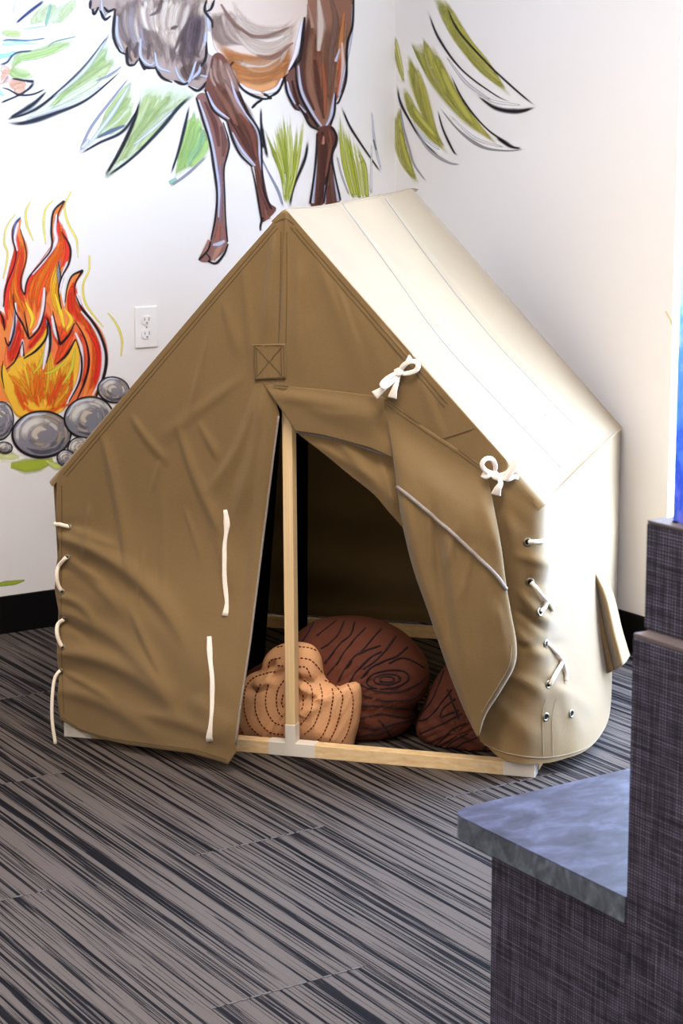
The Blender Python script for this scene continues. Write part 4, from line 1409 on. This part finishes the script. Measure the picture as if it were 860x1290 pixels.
DB, LB, GY = '#232a38', '#ccd4e6', '#8a90a4'
k = T(0, 0, 2.0)
palm = mural('fir_branch_mural', 180, 130, 'L', 'painted pale green fir leaves with dark outlines at top left, around the animal')
leaf(palm, [(k((285, 72), (230, 150), (170, 210), (90, 275), (8, 305)), [2, 6, 3, 5, 2], DB), (k((8, 308), (60, 310), (140, 285), (220, 250), (310, 175)), [2, 9, 5, 3, 1], DB), (k((120, 228), (80, 265), (20, 300)), [2, 8, 3], DB),
            (k((275, 90), (210, 180), (130, 250)), [1, 6, 2], LB), (k((60, 300), (170, 262), (260, 215)), [1, 5, 2], LB), (k((310, 165), (275, 190), (240, 205)), [1, 3.5, 1], GY)],
     [(k((270, 105), (220, 180), (120, 270)), k((300, 170), (230, 215), (100, 290)), GP, 18, 8, 21, 0.75)], pale=(k((278, 95), (215, 165), (100, 275), (60, 300), (160, 262), (260, 205), (300, 165)), '#eaf1e2', 0.6))
leaf(palm, [(k((330, 190), (290, 240), (230, 320), (198, 388)), [1, 3, 4, 3], GY), (k((198, 390), (250, 360), (310, 330), (350, 270)), [2, 4, 5, 1], DB), (k((240, 350), (280, 330), (318, 315)), [2, 6, 2], '#5a688a'), (k((335, 200), (280, 290), (215, 375)), [2, 7, 3], LB),
            (k((205, 375), (225, 350)), [7, 4], LB)],
     [(k((335, 200), (270, 290), (220, 370)), k((350, 260), (300, 320), (240, 350)), GP, 12, 8, 22, 0.8)])
leaf(palm, [(k((355, 245), (335, 310), (300, 385), (262, 448)), [2, 6, 6, 3], BK), (k((258, 452), (330, 400), (400, 330), (450, 270), (488, 238)), [3, 4, 5, 6, 4], DB), (k((330, 370), (380, 330), (440, 275)), [1, 5, 2], LB)],
     [(k((365, 220), (345, 310), (275, 435)), k((480, 235), (400, 320), (300, 415)), GP, 22, 9, 23, 0.85)], pale=(k((365, 215), (350, 300), (265, 445), (340, 385), (430, 290), (485, 235)), '#e3eed6', 0.7))
leaf(palm, [(k((478, 262), (465, 320), (450, 380), (430, 440)), [2, 5, 4, 2], DB), (k((428, 470), (470, 440), (520, 395)), [3, 4, 2], GY), (k((426, 462), (445, 450)), [6, 3], '#8fc6b0')],
     [(k((485, 250), (470, 340), (432, 455)), k((520, 330), (510, 385), (450, 450)), ['#b4d884', '#a5cc74', '#cfe6ae', '#9fd0a0'], 12, 8, 24, 0.85)])
kz = T(0, 0, 5.733)
leaf(palm, [(kz((325, 0), (220, 80), (110, 172)), [4, 5, 3], '#2b3c6a'), (kz((370, 20), (350, 100), (330, 190)), [2, 4, 2], '#7fb0a4'), (kz((160, 210), (320, 190), (345, 182)), [1, 2, 1], '#a9c4b8'), (kz((120, 0), (90, 100)), [2, 1], '#c8d0e4')],
     [(kz((330, 30), (250, 120), (170, 200)), kz((580, 0), (470, 120), (400, 210)), ['#dfe8c6', '#d3e0b4', '#e8eed8', '#cfdcae'], 18, 9, 25, 0.75)])
leaf(palm, [(kz((0, 300), (60, 288), (200, 292), (340, 275)), [2, 3, 1.5, 2], '#5c7a94'), (kz((-10, 470), (50, 450), (110, 385), (240, 365)), [3, 3, 2.5, 1.5], '#38506c'), (kz((340, 340), (400, 300), (560, 262)), [1.5, 2, 1], '#7f9a86'),
            (kz((0, 320), (150, 310), (280, 315)), [4, 5, 2], '#b4e4f2'), (kz((-20, 410), (60, 395), (110, 370)), [8, 6, 3], '#9fe0f4'), (kz((-20, 650), (30, 690)), [6, 3], '#a6e6ee')],
     [(kz((70, 460), (120, 400), (280, 370), (600, 262)), kz((90, 520), (150, 430), (300, 400), (560, 300)), ['#c8dea0', '#b4d288', '#d6e6b8'], 12, 7, 26, 0.85),
      (kz((75, 470), (80, 540), (240, 560)), kz((110, 460), (130, 510), (270, 535)), ['#c8dea0', '#bad68c'], 6, 7, 27, 0.85), (kz((0, 235), (80, 235), (180, 245)), kz((0, 245), (80, 250), (180, 252)), ['#cfdfa0'], 3, 5, 28, 0.8),
      (kz((0, 470), (40, 500), (70, 540)), kz((0, 600), (20, 600), (60, 560)), ['#f4cbb6', '#eebfa6'], 7, 7, 29, 0.9), (kz((50, 600), (110, 580), (210, 590)), kz((80, 640), (140, 650), (200, 620)), ['#f4cbb6', '#efc0a6'], 7, 7, 30, 0.9)])
leaf(palm, [(kz((80, 565), (180, 582), (255, 590)), [2, 3, 5], DB), (kz((255, 585), (210, 640), (130, 690), (0, 745)), [5, 3, 2.5, 3], DB), (kz((0, 632), (60, 645), (140, 685), (240, 680), (335, 640)), [1.5, 2, 3, 2.5, 2], DB), (kz((20, 600), (60, 550)), [1, 2], GY)], [])
# grass between the legs
kg = T(230, 0, 3.74)
leaf(palm, [(kg((370, 500), (372, 600), (400, 748)), [1.5, 5, 4], BK), (kg((372, 600), (375, 700)), [5, 8], BK), ([(325, 190), (337, 215), (350, 240), (357, 262)], [2, 2, 4, 3], GY), ([(388, 175), (384, 200), (370, 235), (364, 262)], [3, 5, 4, 4], BK)],
     [])
fan = Paint()
rg_ = random.Random(9)
for i_ in range(34):
    u_ = rg_.random()
    top_ = (333 + 52 * u_ + rg_.uniform(-3, 3), 136 + 20 * abs(u_ - 0.55) + rg_.uniform(0, 46))
    fan.stroke([(360 + 6 * (u_ - 0.5), 258 - rg_.uniform(0, 40)), (352 + 22 * u_, 215), top_], [2, rg_.uniform(3, 5.5), 1.5], rg_.choice(GD + ['#d2d68a']), alpha=0.75, soft=0.7, fade=(0.1, 0.3), n=14)
fan.link('grass_tuft', palm)
leaf(palm, [([(430, 134), (440, 158), (455, 182), (480, 218)], [2, 3.5, 2.5, 2], BK), ([(468, 138), (472, 180), (480, 215)], [1, 3, 2], '#c3cadc'), ([(470, 175), (474, 190)], [2, 1], '#5f6a62'), ([(424, 195), (430, 220), (440, 247)], [2, 2.5, 2], '#a9a4a8'), ([(468, 180), (467, 245)], [1, 4], '#d9d8dc')],
     [])
fan = Paint()
for i_ in range(26):
    u_ = rg_.random()
    fan.stroke([(444 + 20 * u_, 250), (432 + 28 * u_, 205), (426 + 26 * u_ + rg_.uniform(-2, 2), 136 + 46 * u_ + rg_.uniform(0, 30))], [2.5, rg_.uniform(3, 5), 1.5], rg_.choice(GD), alpha=0.75, soft=0.7, fade=(0.05, 0.3), n=14)
fan.link('grass_tuft', palm)

# ---- hoofed animal
ani = mural('animal_mural', 300, 150, 'L', 'painted brown hoofed animal, its shaggy chest, belly and legs at top of left wall')
BR = ['#6a4034', '#7d4e3c', '#5a352c', '#8a5c48', '#4a2c26']
BO = ['#c4824a', '#d0905a', '#b8743e', '#d89c66']
body = Paint()
bq = T(230, 0, 3.74)
body.fill(bq((120, 20), (140, 100), (150, 220), (220, 300), (270, 400), (350, 450), (430, 430), (500, 360), (550, 250), (580, 80), (592, -60), (595, -320), (330, -360), (115, -320), (118, -60)), '#dccabd', feather=1.5)
body.hatch(bq((140, 60), (160, 180), (240, 240)), bq((250, 40), (320, 150), (430, 200)), ['#a38a7e', '#b59c90', '#8f766c', '#cbb6aa'], 16, 9, 41, 0.7)
body.hatch(bq((240, 0), (300, 110), (450, 140), (560, 60)), bq((230, 120), (330, 240), (460, 240), (560, 100)), ['#efe4d8', '#e6d6c8', '#f4ece2', '#b9a396', '#d6c0b0'], 18, 8, 42, 0.75)
body.hatch(bq((160, 200), (260, 270), (420, 280), (540, 160)), bq((250, 380), (340, 420), (440, 390), (520, 280)), BO, 26, 10, 43, 0.85)
body.hatch(bq((200, 240), (300, 285), (420, 280), (530, 170)), bq((260, 300), (340, 330), (420, 320), (520, 220)), ['#d8a070', '#efe0d0', '#c88a56'], 8, 6, 44, 0.6)
body.lines([bq((180, 20), (240, 110), (330, 175)), bq((270, 130), (330, 170), (400, 170), (500, 130)), bq((350, 260), (430, 270), (520, 200))], [3, 7, 2], '#8a6a5e', alpha=0.75, soft=0.6)
body.lines([bq((270, 395), (310, 425), (370, 440)), bq((380, 440), (440, 420), (470, 370)), bq((500, 330), (535, 240), (562, 100))], [3, 7, 3], '#e8e4f0', soft=0.5)
body.lines([bq((240, 290), (225, 320), (265, 400), (310, 440), (375, 465), (420, 462)), bq((375, 470), (350, 485), (325, 510)), bq((380, 440), (420, 465)), bq((400, 462), (450, 430), (480, 370), (510, 340)), bq((500, 340), (540, 280), (560, 220), (575, 90)), bq((485, 370), (495, 400))],
           [2, 4, 3, 4, 2], BK, soft=0.4)
body.link('belly', ani)

shag = Paint()
sq = T(100, 0, 4.526)
shag.fill(sq((74, -360), (70, -60), (70, 60), (100, 40), (140, 90), (190, 50), (205, 120), (200, 220), (250, 290), (290, 360), (340, 340), (380, 390), (440, 380), (480, 440), (550, 460), (620, 480), (700, 500), (760, 440), (785, 340), (730, 300), (725, 160), (715, 60), (735, -60), (740, -360)), '#a8948c', feather=1.4)
shag.hatch(sq((200, -20), (210, 120), (260, 250), (300, 360)), sq((700, -20), (700, 160), (690, 300), (640, 460)), ['#7d6a68', '#8f7a74', '#b39a8c', '#c9b4a2', '#9a867e', '#e2d2c0', '#6c5a5a', '#a8938c'], 60, 10, 51, 0.7)
shag.hatch(sq((220, 60), (240, 160), (290, 240)), sq((480, 60), (420, 160), (500, 210)), ['#c4ac9e', '#b09890', '#8c7a80'], 12, 8, 52, 0.6)
shag.hatch(sq((230, 0), (240, 140), (300, 300)), sq((470, 0), (440, 180), (470, 340)), ['#cbb8aa', '#a9948a', '#8a7670', '#ddcfc0', '#9b95a4'], 22, 7, 57, 0.7)
shag.hatch(sq((560, 380), (600, 440), (650, 480)), sq((700, 330), (720, 400), (740, 440)), ['#6d5650', '#806860', '#5c4844'], 12, 7, 58, 0.75)
shag.hatch(sq((480, 0), (470, 160), (480, 300)), sq((640, 20), (560, 200), (560, 330)), ['#efe2d4', '#f3e9de', '#cdb8aa', '#b59c90'], 14, 9, 53, 0.75)
shag.hatch(sq((600, 60), (590, 220), (580, 340)), sq((720, 60), (700, 220), (650, 380)), ['#6d5c62', '#7f6d70', '#574a52'], 12, 8, 54, 0.7)
shag.hatch(sq((300, -20), (330, 90), (380, 200)), sq((640, -20), (600, 120), (560, 260)), ['#ecdfd0', '#dfcfbf', '#cdb6a6', '#f0e6da', '#a8928a'], 22, 7, 59, 0.7)
shag.lines([sq((290, 220), (280, 300), (300, 350)), sq((330, 240), (320, 330)), sq((400, 250), (390, 340)), sq((610, 240), (590, 330), (610, 400)), sq((660, 260), (680, 330)), sq((400, 90), (450, 60), (470, 0)), sq((560, 150), (520, 165)), sq((630, 100), (580, 200), (540, 290))], [2, 7, 3], '#65534f', alpha=0.8, soft=0.6)
shag.lines([sq((215, 90), (215, 200), (250, 290)), sq((350, 220), (350, 320), (400, 370), (435, 350)), sq((430, 300), (450, 380), (520, 410)), sq((545, 380), (570, 440), (620, 470), (665, 350)), sq((690, 430), (740, 430), (780, 340)), sq((730, 60), (735, 140), (740, 180)), sq((720, 180), (715, 260)),
            sq((125, 0), (130, 60), (150, 120)), sq((640, 450), (680, 410), (690, 370))], [2, 5, 5, 2], '#bcc2d4', alpha=0.9, soft=0.7)
shag.lines([sq((205, 50), (195, 200), (230, 290), (270, 310)), sq((270, 270), (275, 360), (310, 370), (335, 340)), sq((340, 330), (370, 380), (430, 390)), sq((360, 370), (375, 400)), sq((430, 380), (470, 440), (530, 470)), sq((540, 460), (590, 480), (620, 470)), sq((620, 490), (680, 515), (740, 450)),
            sq((710, 480), (750, 450), (785, 380)), sq((725, 0), (715, 60), (755, 120), (760, 160)), sq((770, 0), (750, 50), (725, 65)), sq((725, 240), (720, 330), (690, 380)), sq((75, 50), (85, 80), (110, 40)), sq((140, 40), (165, 65), (200, 50)), sq((65, 0), (60, 50)), sq((120, 60), (145, 110), (180, 90))],
           [1.5, 4, 3.5, 1.5], BK, soft=0.4)
shag.link('shaggy_chest', ani)


def leg(base, parts, lights, outl, hatch):
    p_ = Paint()
    for pts, c in base: p_.fill(pts, c, feather=1.0)
    for a, b_, cols, n, w, sd, al in hatch: p_.hatch(a, b_, cols, n, w, sd, al)
    for pts, w, c in parts: p_.stroke(pts, w, c, soft=0.6, alpha=0.85)
    for pts, w in lights: p_.stroke(pts, [v * 0.85 for v in w], '#c6c8de', soft=0.65, alpha=0.9)
    for pts, w in outl: p_.stroke(pts, [v * 0.85 for v in w], BK, soft=0.55)
    return p_.link('leg', ani)


lq = T(240, 100, 3.909)
# far front leg with a lifted hoof
leg([(lq((30, 90), (60, 190), (90, 290), (112, 400), (130, 540), (125, 660), (105, 780), (60, 850), (45, 890), (90, 895), (150, 860), (180, 800), (165, 700), (160, 540), (160, 420), (188, 340), (180, 290), (150, 210), (100, 130), (70, 70)), '#8a625a')],
    [(lq((70, 110), (120, 220), (140, 330)), [3, 8, 4], '#6a4038'), (lq((150, 230), (165, 300), (160, 380)), [3, 8, 3], '#7a5248'), (lq((145, 420), (148, 560), (145, 700)), [4, 7, 5], '#8f7688'), (lq((140, 720), (130, 790)), [5, 10], '#a8685a'), (lq((160, 800), (130, 850), (110, 890)), [5, 12, 6], '#b88a78'),
     (lq((90, 790), (70, 850), (45, 885)), [3, 8, 4], '#b07c70')],
    [(lq((40, 100), (75, 200), (105, 310), (125, 420), (140, 540), (138, 680)), [2, 5, 5, 5, 5, 2]), (lq((110, 815), (140, 810), (168, 795)), [4, 9, 5]), (lq((160, 215), (185, 290)), [1, 4])],
    [(lq((28, 90), (60, 200), (92, 300), (112, 420), (130, 560), (122, 680), (100, 790)), [2, 3, 3, 3.5, 3, 3, 2]), (lq((160, 210), (190, 310), (182, 370), (165, 440), (168, 560), (172, 680), (182, 800)), [1, 2.5, 3, 2, 2.5, 2.5, 2]), (lq((85, 895), (125, 905), (165, 860), (185, 810)), [2, 5, 4, 2]),
     (lq((100, 800), (85, 840), (40, 890)), [2, 3, 3]), (lq((75, 855), (95, 880), (88, 900)), [1, 2, 2])], [])
# near front leg
leg([(lq((80, 10), (75, 60), (120, 150), (180, 200), (210, 280), (250, 350), (310, 420), (330, 540), (350, 680), (360, 700), (420, 640), (385, 600), (355, 460), (345, 380), (335, 270), (290, 190), (250, 100), (222, 0), (190, -70), (150, -125), (112, -118), (96, -50)), '#6f4438')],
    [(lq((120, 40), (180, 130), (230, 230)), [4, 12, 5], '#8a5c4a'), (lq((170, 20), (230, 130), (290, 230)), [4, 10, 6], '#a88478'), (lq((215, 220), (270, 310), (320, 400)), [4, 10, 5], '#5a342c'), (lq((240, 170), (300, 260), (325, 380)), [4, 12, 5], '#7d4a3c'), (lq((320, 440), (345, 540), (385, 640)), [4, 7, 6], '#6a3f34'), (lq((365, 640), (380, 690)), [5, 9], '#8a5a4c')],
    [(lq((80, 60), (120, 140), (190, 195)), [2, 6, 2]), (lq((205, 260), (250, 345), (318, 425)), [2, 6, 3]), (lq((200, 10), (225, 90), (270, 170)), [2, 5, 2]), (lq((270, 170), (332, 260), (340, 380), (350, 450)), [2, 5, 4, 2])],
    [(lq((70, 50), (110, 150), (180, 205)), [2, 4, 2]), (lq((180, 205), (205, 290), (245, 370), (305, 430)), [2, 4, 4, 3]), (lq((300, 430), (320, 520), (340, 640), (350, 700)), [1, 2.5, 3, 2]), (lq((240, 60), (280, 160), (335, 250), (350, 350), (352, 450), (365, 560), (400, 640)), [2, 3, 3.5, 3, 3, 3, 2]),
     (lq((355, 680), (345, 720), (345, 745)), [3, 4, 2])],
    [(lq((100, 10), (180, 150), (250, 330)), lq((215, 20), (310, 230), (335, 400)), BR, 14, 8, 61, 0.6), (lq((105, -110), (100, -20), (140, 60)), lq((170, -100), (215, -10), (250, 90)), ['#b09084', '#8a6253', '#c2a294', '#76503f'], 12, 6, 64, 0.7)])
# hind legs
leg([(bq((590, 60), (560, 230), (530, 320), (545, 480), (600, 570), (635, 612), (665, 622), (700, 590), (720, 480), (770, 380), (775, 210), (800, 80), (802, -60), (795, -320), (592, -320), (590, -60)), '#8d6350')],
    [(bq((600, 90), (570, 250), (570, 400), (620, 520)), [5, 10, 10, 3], '#54322a'), (bq((640, 0), (650, 120), (640, 240)), [5, 13, 5], '#d9c4b6'), (bq((700, 0), (720, 100), (700, 240), (690, 420)), [5, 11, 9, 3], '#7a5c50'), (bq((760, 60), (745, 200), (730, 330)), [3, 8, 3], '#c27c48'),
     (bq((620, 280), (640, 420), (665, 560)), [4, 10, 4], '#5a362c'), (bq((660, 300), (670, 420), (670, 540)), [4, 8, 3], '#9c5a3e'), (bq((740, 280), (740, 380), (725, 460)), [3, 9, 3], '#b0583a'), (bq((750, 200), (755, 330), (735, 450)), [3, 7, 3], '#e2c4b4'), (bq((590, 20), (615, 130)), [3, 8], '#b08874')],
    [(bq((545, 310), (560, 430), (610, 530), (655, 595)), [2, 6, 6, 3]), (bq((715, 440), (700, 540), (675, 595)), [2, 7, 3]), (bq((800, 20), (795, 160), (765, 320), (735, 460)), [2, 4, 4, 2]), (bq((740, 230), (720, 290)), [2, 5])],
    [(bq((575, 80), (555, 260), (530, 320), (550, 440), (600, 540), (640, 600)), [3, 5, 5, 4, 5, 4]), (bq((805, -10), (800, 120), (775, 210), (770, 370), (740, 470), (725, 490)), [3, 4, 4, 4, 4, 3]), (bq((720, 440), (715, 530), (695, 590)), [2, 4, 3])],
    [(bq((600, 100), (600, 300), (650, 560)), bq((780, 40), (750, 280), (700, 520)), ['#7d523f', '#9a6850', '#b08468', '#5c382c', '#a65f3e'], 26, 8, 62, 0.6)])
leg([(lq((635, 240), (625, 300), (618, 420), (592, 615), (650, 615), (662, 560), (665, 615), (735, 600), (712, 480), (698, 385), (718, 300), (700, 235)), '#5e362b')],
    [(lq((650, 260), (660, 370), (650, 500), (630, 615)), [4, 9, 8, 6], '#4a2a24'), (lq((680, 250), (690, 330), (665, 480)), [4, 8, 4], '#7d4c3c'), (lq((690, 400), (695, 500), (705, 610)), [4, 9, 8], '#6c4a42'), (lq((655, 280), (652, 320)), [2, 4], '#c98e78')],
    [(lq((622, 270), (615, 430), (600, 610)), [1, 5, 6]), (lq((700, 400), (712, 500), (728, 600)), [1, 4, 5]), (lq((662, 520), (660, 610)), [1, 5])],
    [(lq((622, 265), (618, 380), (605, 500), (588, 612)), [2, 3, 3, 3.5]), (lq((690, 232), (718, 275), (715, 320), (695, 380), (712, 480), (738, 595)), [2, 5, 4, 3, 3, 3]), (lq((692, 385), (672, 490), (655, 610)), [2, 3, 3])],
    [(lq((630, 260), (635, 420), (612, 610)), lq((705, 290), (680, 420), (665, 610)), BR, 14, 7, 63, 0.6)])
leg([(bq((485, 370), (495, 430), (525, 500), (560, 520), (590, 580), (635, 610), (600, 560), (550, 470), (530, 380), (525, 320)), '#6e4a40')],
    [(bq((515, 380), (540, 480), (590, 560)), [3, 6, 4], '#4a2c26')], [(bq((492, 385), (505, 440), (530, 490)), [2, 5, 2]), (bq((545, 495), (580, 530)), [5, 3])],
    [(bq((482, 365), (490, 430), (525, 505), (550, 520)), [2, 3.5, 3.5, 2]), (bq((540, 490), (575, 540), (600, 590), (640, 612)), [2, 3, 4, 3])], [])

# ---- fir branch round the corner, on the right wall
rb = mural('fir_branch_mural', 580, 130, 'R', 'painted olive green fir branch with black outlines on right wall, above the tent ridge')
r = T(400, 0, 1.87)
r2 = T(450, 40, 6.14)
GO = ['#b6b552', '#c4c05e', '#a6a844', '#d6d38e', '#adae4a', '#cfcb7a']
leaf(rb, [(r((258, 22), (285, 90), (340, 165), (420, 225), (455, 240)), [1.5, 4, 2.5, 2, 1], BK), (r((300, 5), (330, 70), (400, 150), (470, 215), (515, 252)), [1, 3, 2.5, 3, 2], BK), (r((515, 253), (470, 262), (420, 255), (375, 225)), [2, 8, 6, 1], BK), (r((375, 220), (420, 240), (480, 248)), [2, 4, 2], '#dfdfe0'),
          (r((300, 130), (350, 195), (410, 238)), [1, 5, 2], '#c9c6ca')],
     [(r((275, -5), (320, 80), (390, 170), (450, 228)), r((305, 0), (350, 90), (410, 165), (460, 230)), GO, 22, 7, 71, 0.85)], 'R')
leaf(rb, [(r((310, 170), (345, 240), (400, 305), (460, 345)), [1, 3, 2, 4], BK), (r((420, 325), (455, 345), (480, 350)), [2, 5, 2], BK), (r((285, 250), (330, 305), (385, 345), (440, 355), (490, 352)), [1, 2, 5, 2, 1], '#8d8a8e'), (r((310, 270), (370, 325), (440, 348)), [1, 4, 2], '#dddbdc')],
     [(r((215, 95), (270, 190), (340, 270), (420, 335)), r((280, 110), (310, 195), (370, 290), (425, 345)), GO, 26, 7, 72, 0.85)], 'R')
leaf(rb, [(r2((305, 400), (330, 540), (400, 680), (500, 840), (640, 970)), [1, 4, 3, 2, 1], BK), (r2((620, 600), (660, 750), (740, 920), (780, 960)), [1, 2.5, 3.5, 2], BK), (r2((440, 760), (560, 920), (700, 1010), (800, 1030)), [1, 3, 4, 1], '#a5a3aa'), (r2((430, 680), (500, 800), (640, 920)), [2, 5, 2], '#d9dde6')],
     [(r2((370, 150), (430, 400), (560, 720), (700, 960)), r2((470, 280), (540, 560), (600, 780), (720, 940)), GO, 18, 6, 73, 0.85), (r2((340, 430), (400, 600), (560, 800), (690, 950)), r2((370, 430), (450, 620), (580, 780), (710, 930)), GO, 10, 5, 74, 0.85)], 'R')
leaf(rb, [(r2((330, 560), (350, 720), (400, 900), (440, 1030), (540, 1170)), [1, 3, 2.5, 2.5, 1], '#9a98a2')],
     [(r2((320, 590), (300, 720), (340, 960), (480, 1230)), r2((330, 600), (340, 760), (400, 1000), (510, 1230)), GO, 14, 6, 75, 0.9)], 'R')
leaf(rb, [(r2((420, 90), (460, 180), (520, 300)), [1, 3, 1], '#7f8a3a'), (r2((265, 0), (310, 200), (360, 400)), [1, 2, 4], '#b9b85a')],
     [(r2((270, 0), (300, 180), (350, 410)), r2((290, 30), (330, 220), (370, 420)), GO, 5, 4, 76, 0.8), (r2((500, 20), (560, 250), (680, 520)), r2((540, 100), (620, 320), (720, 560)), GO, 10, 5, 77, 0.8)], 'R')
sm = Paint('R')
sm.stroke([(838, 392), (846, 408), (850, 430), (849, 450)], [1, 2, 2, 1], '#eddc9a', alpha=0.8, soft=0.6)
sm.link('wisp', rb, label='faint yellow brush stroke beside the window')
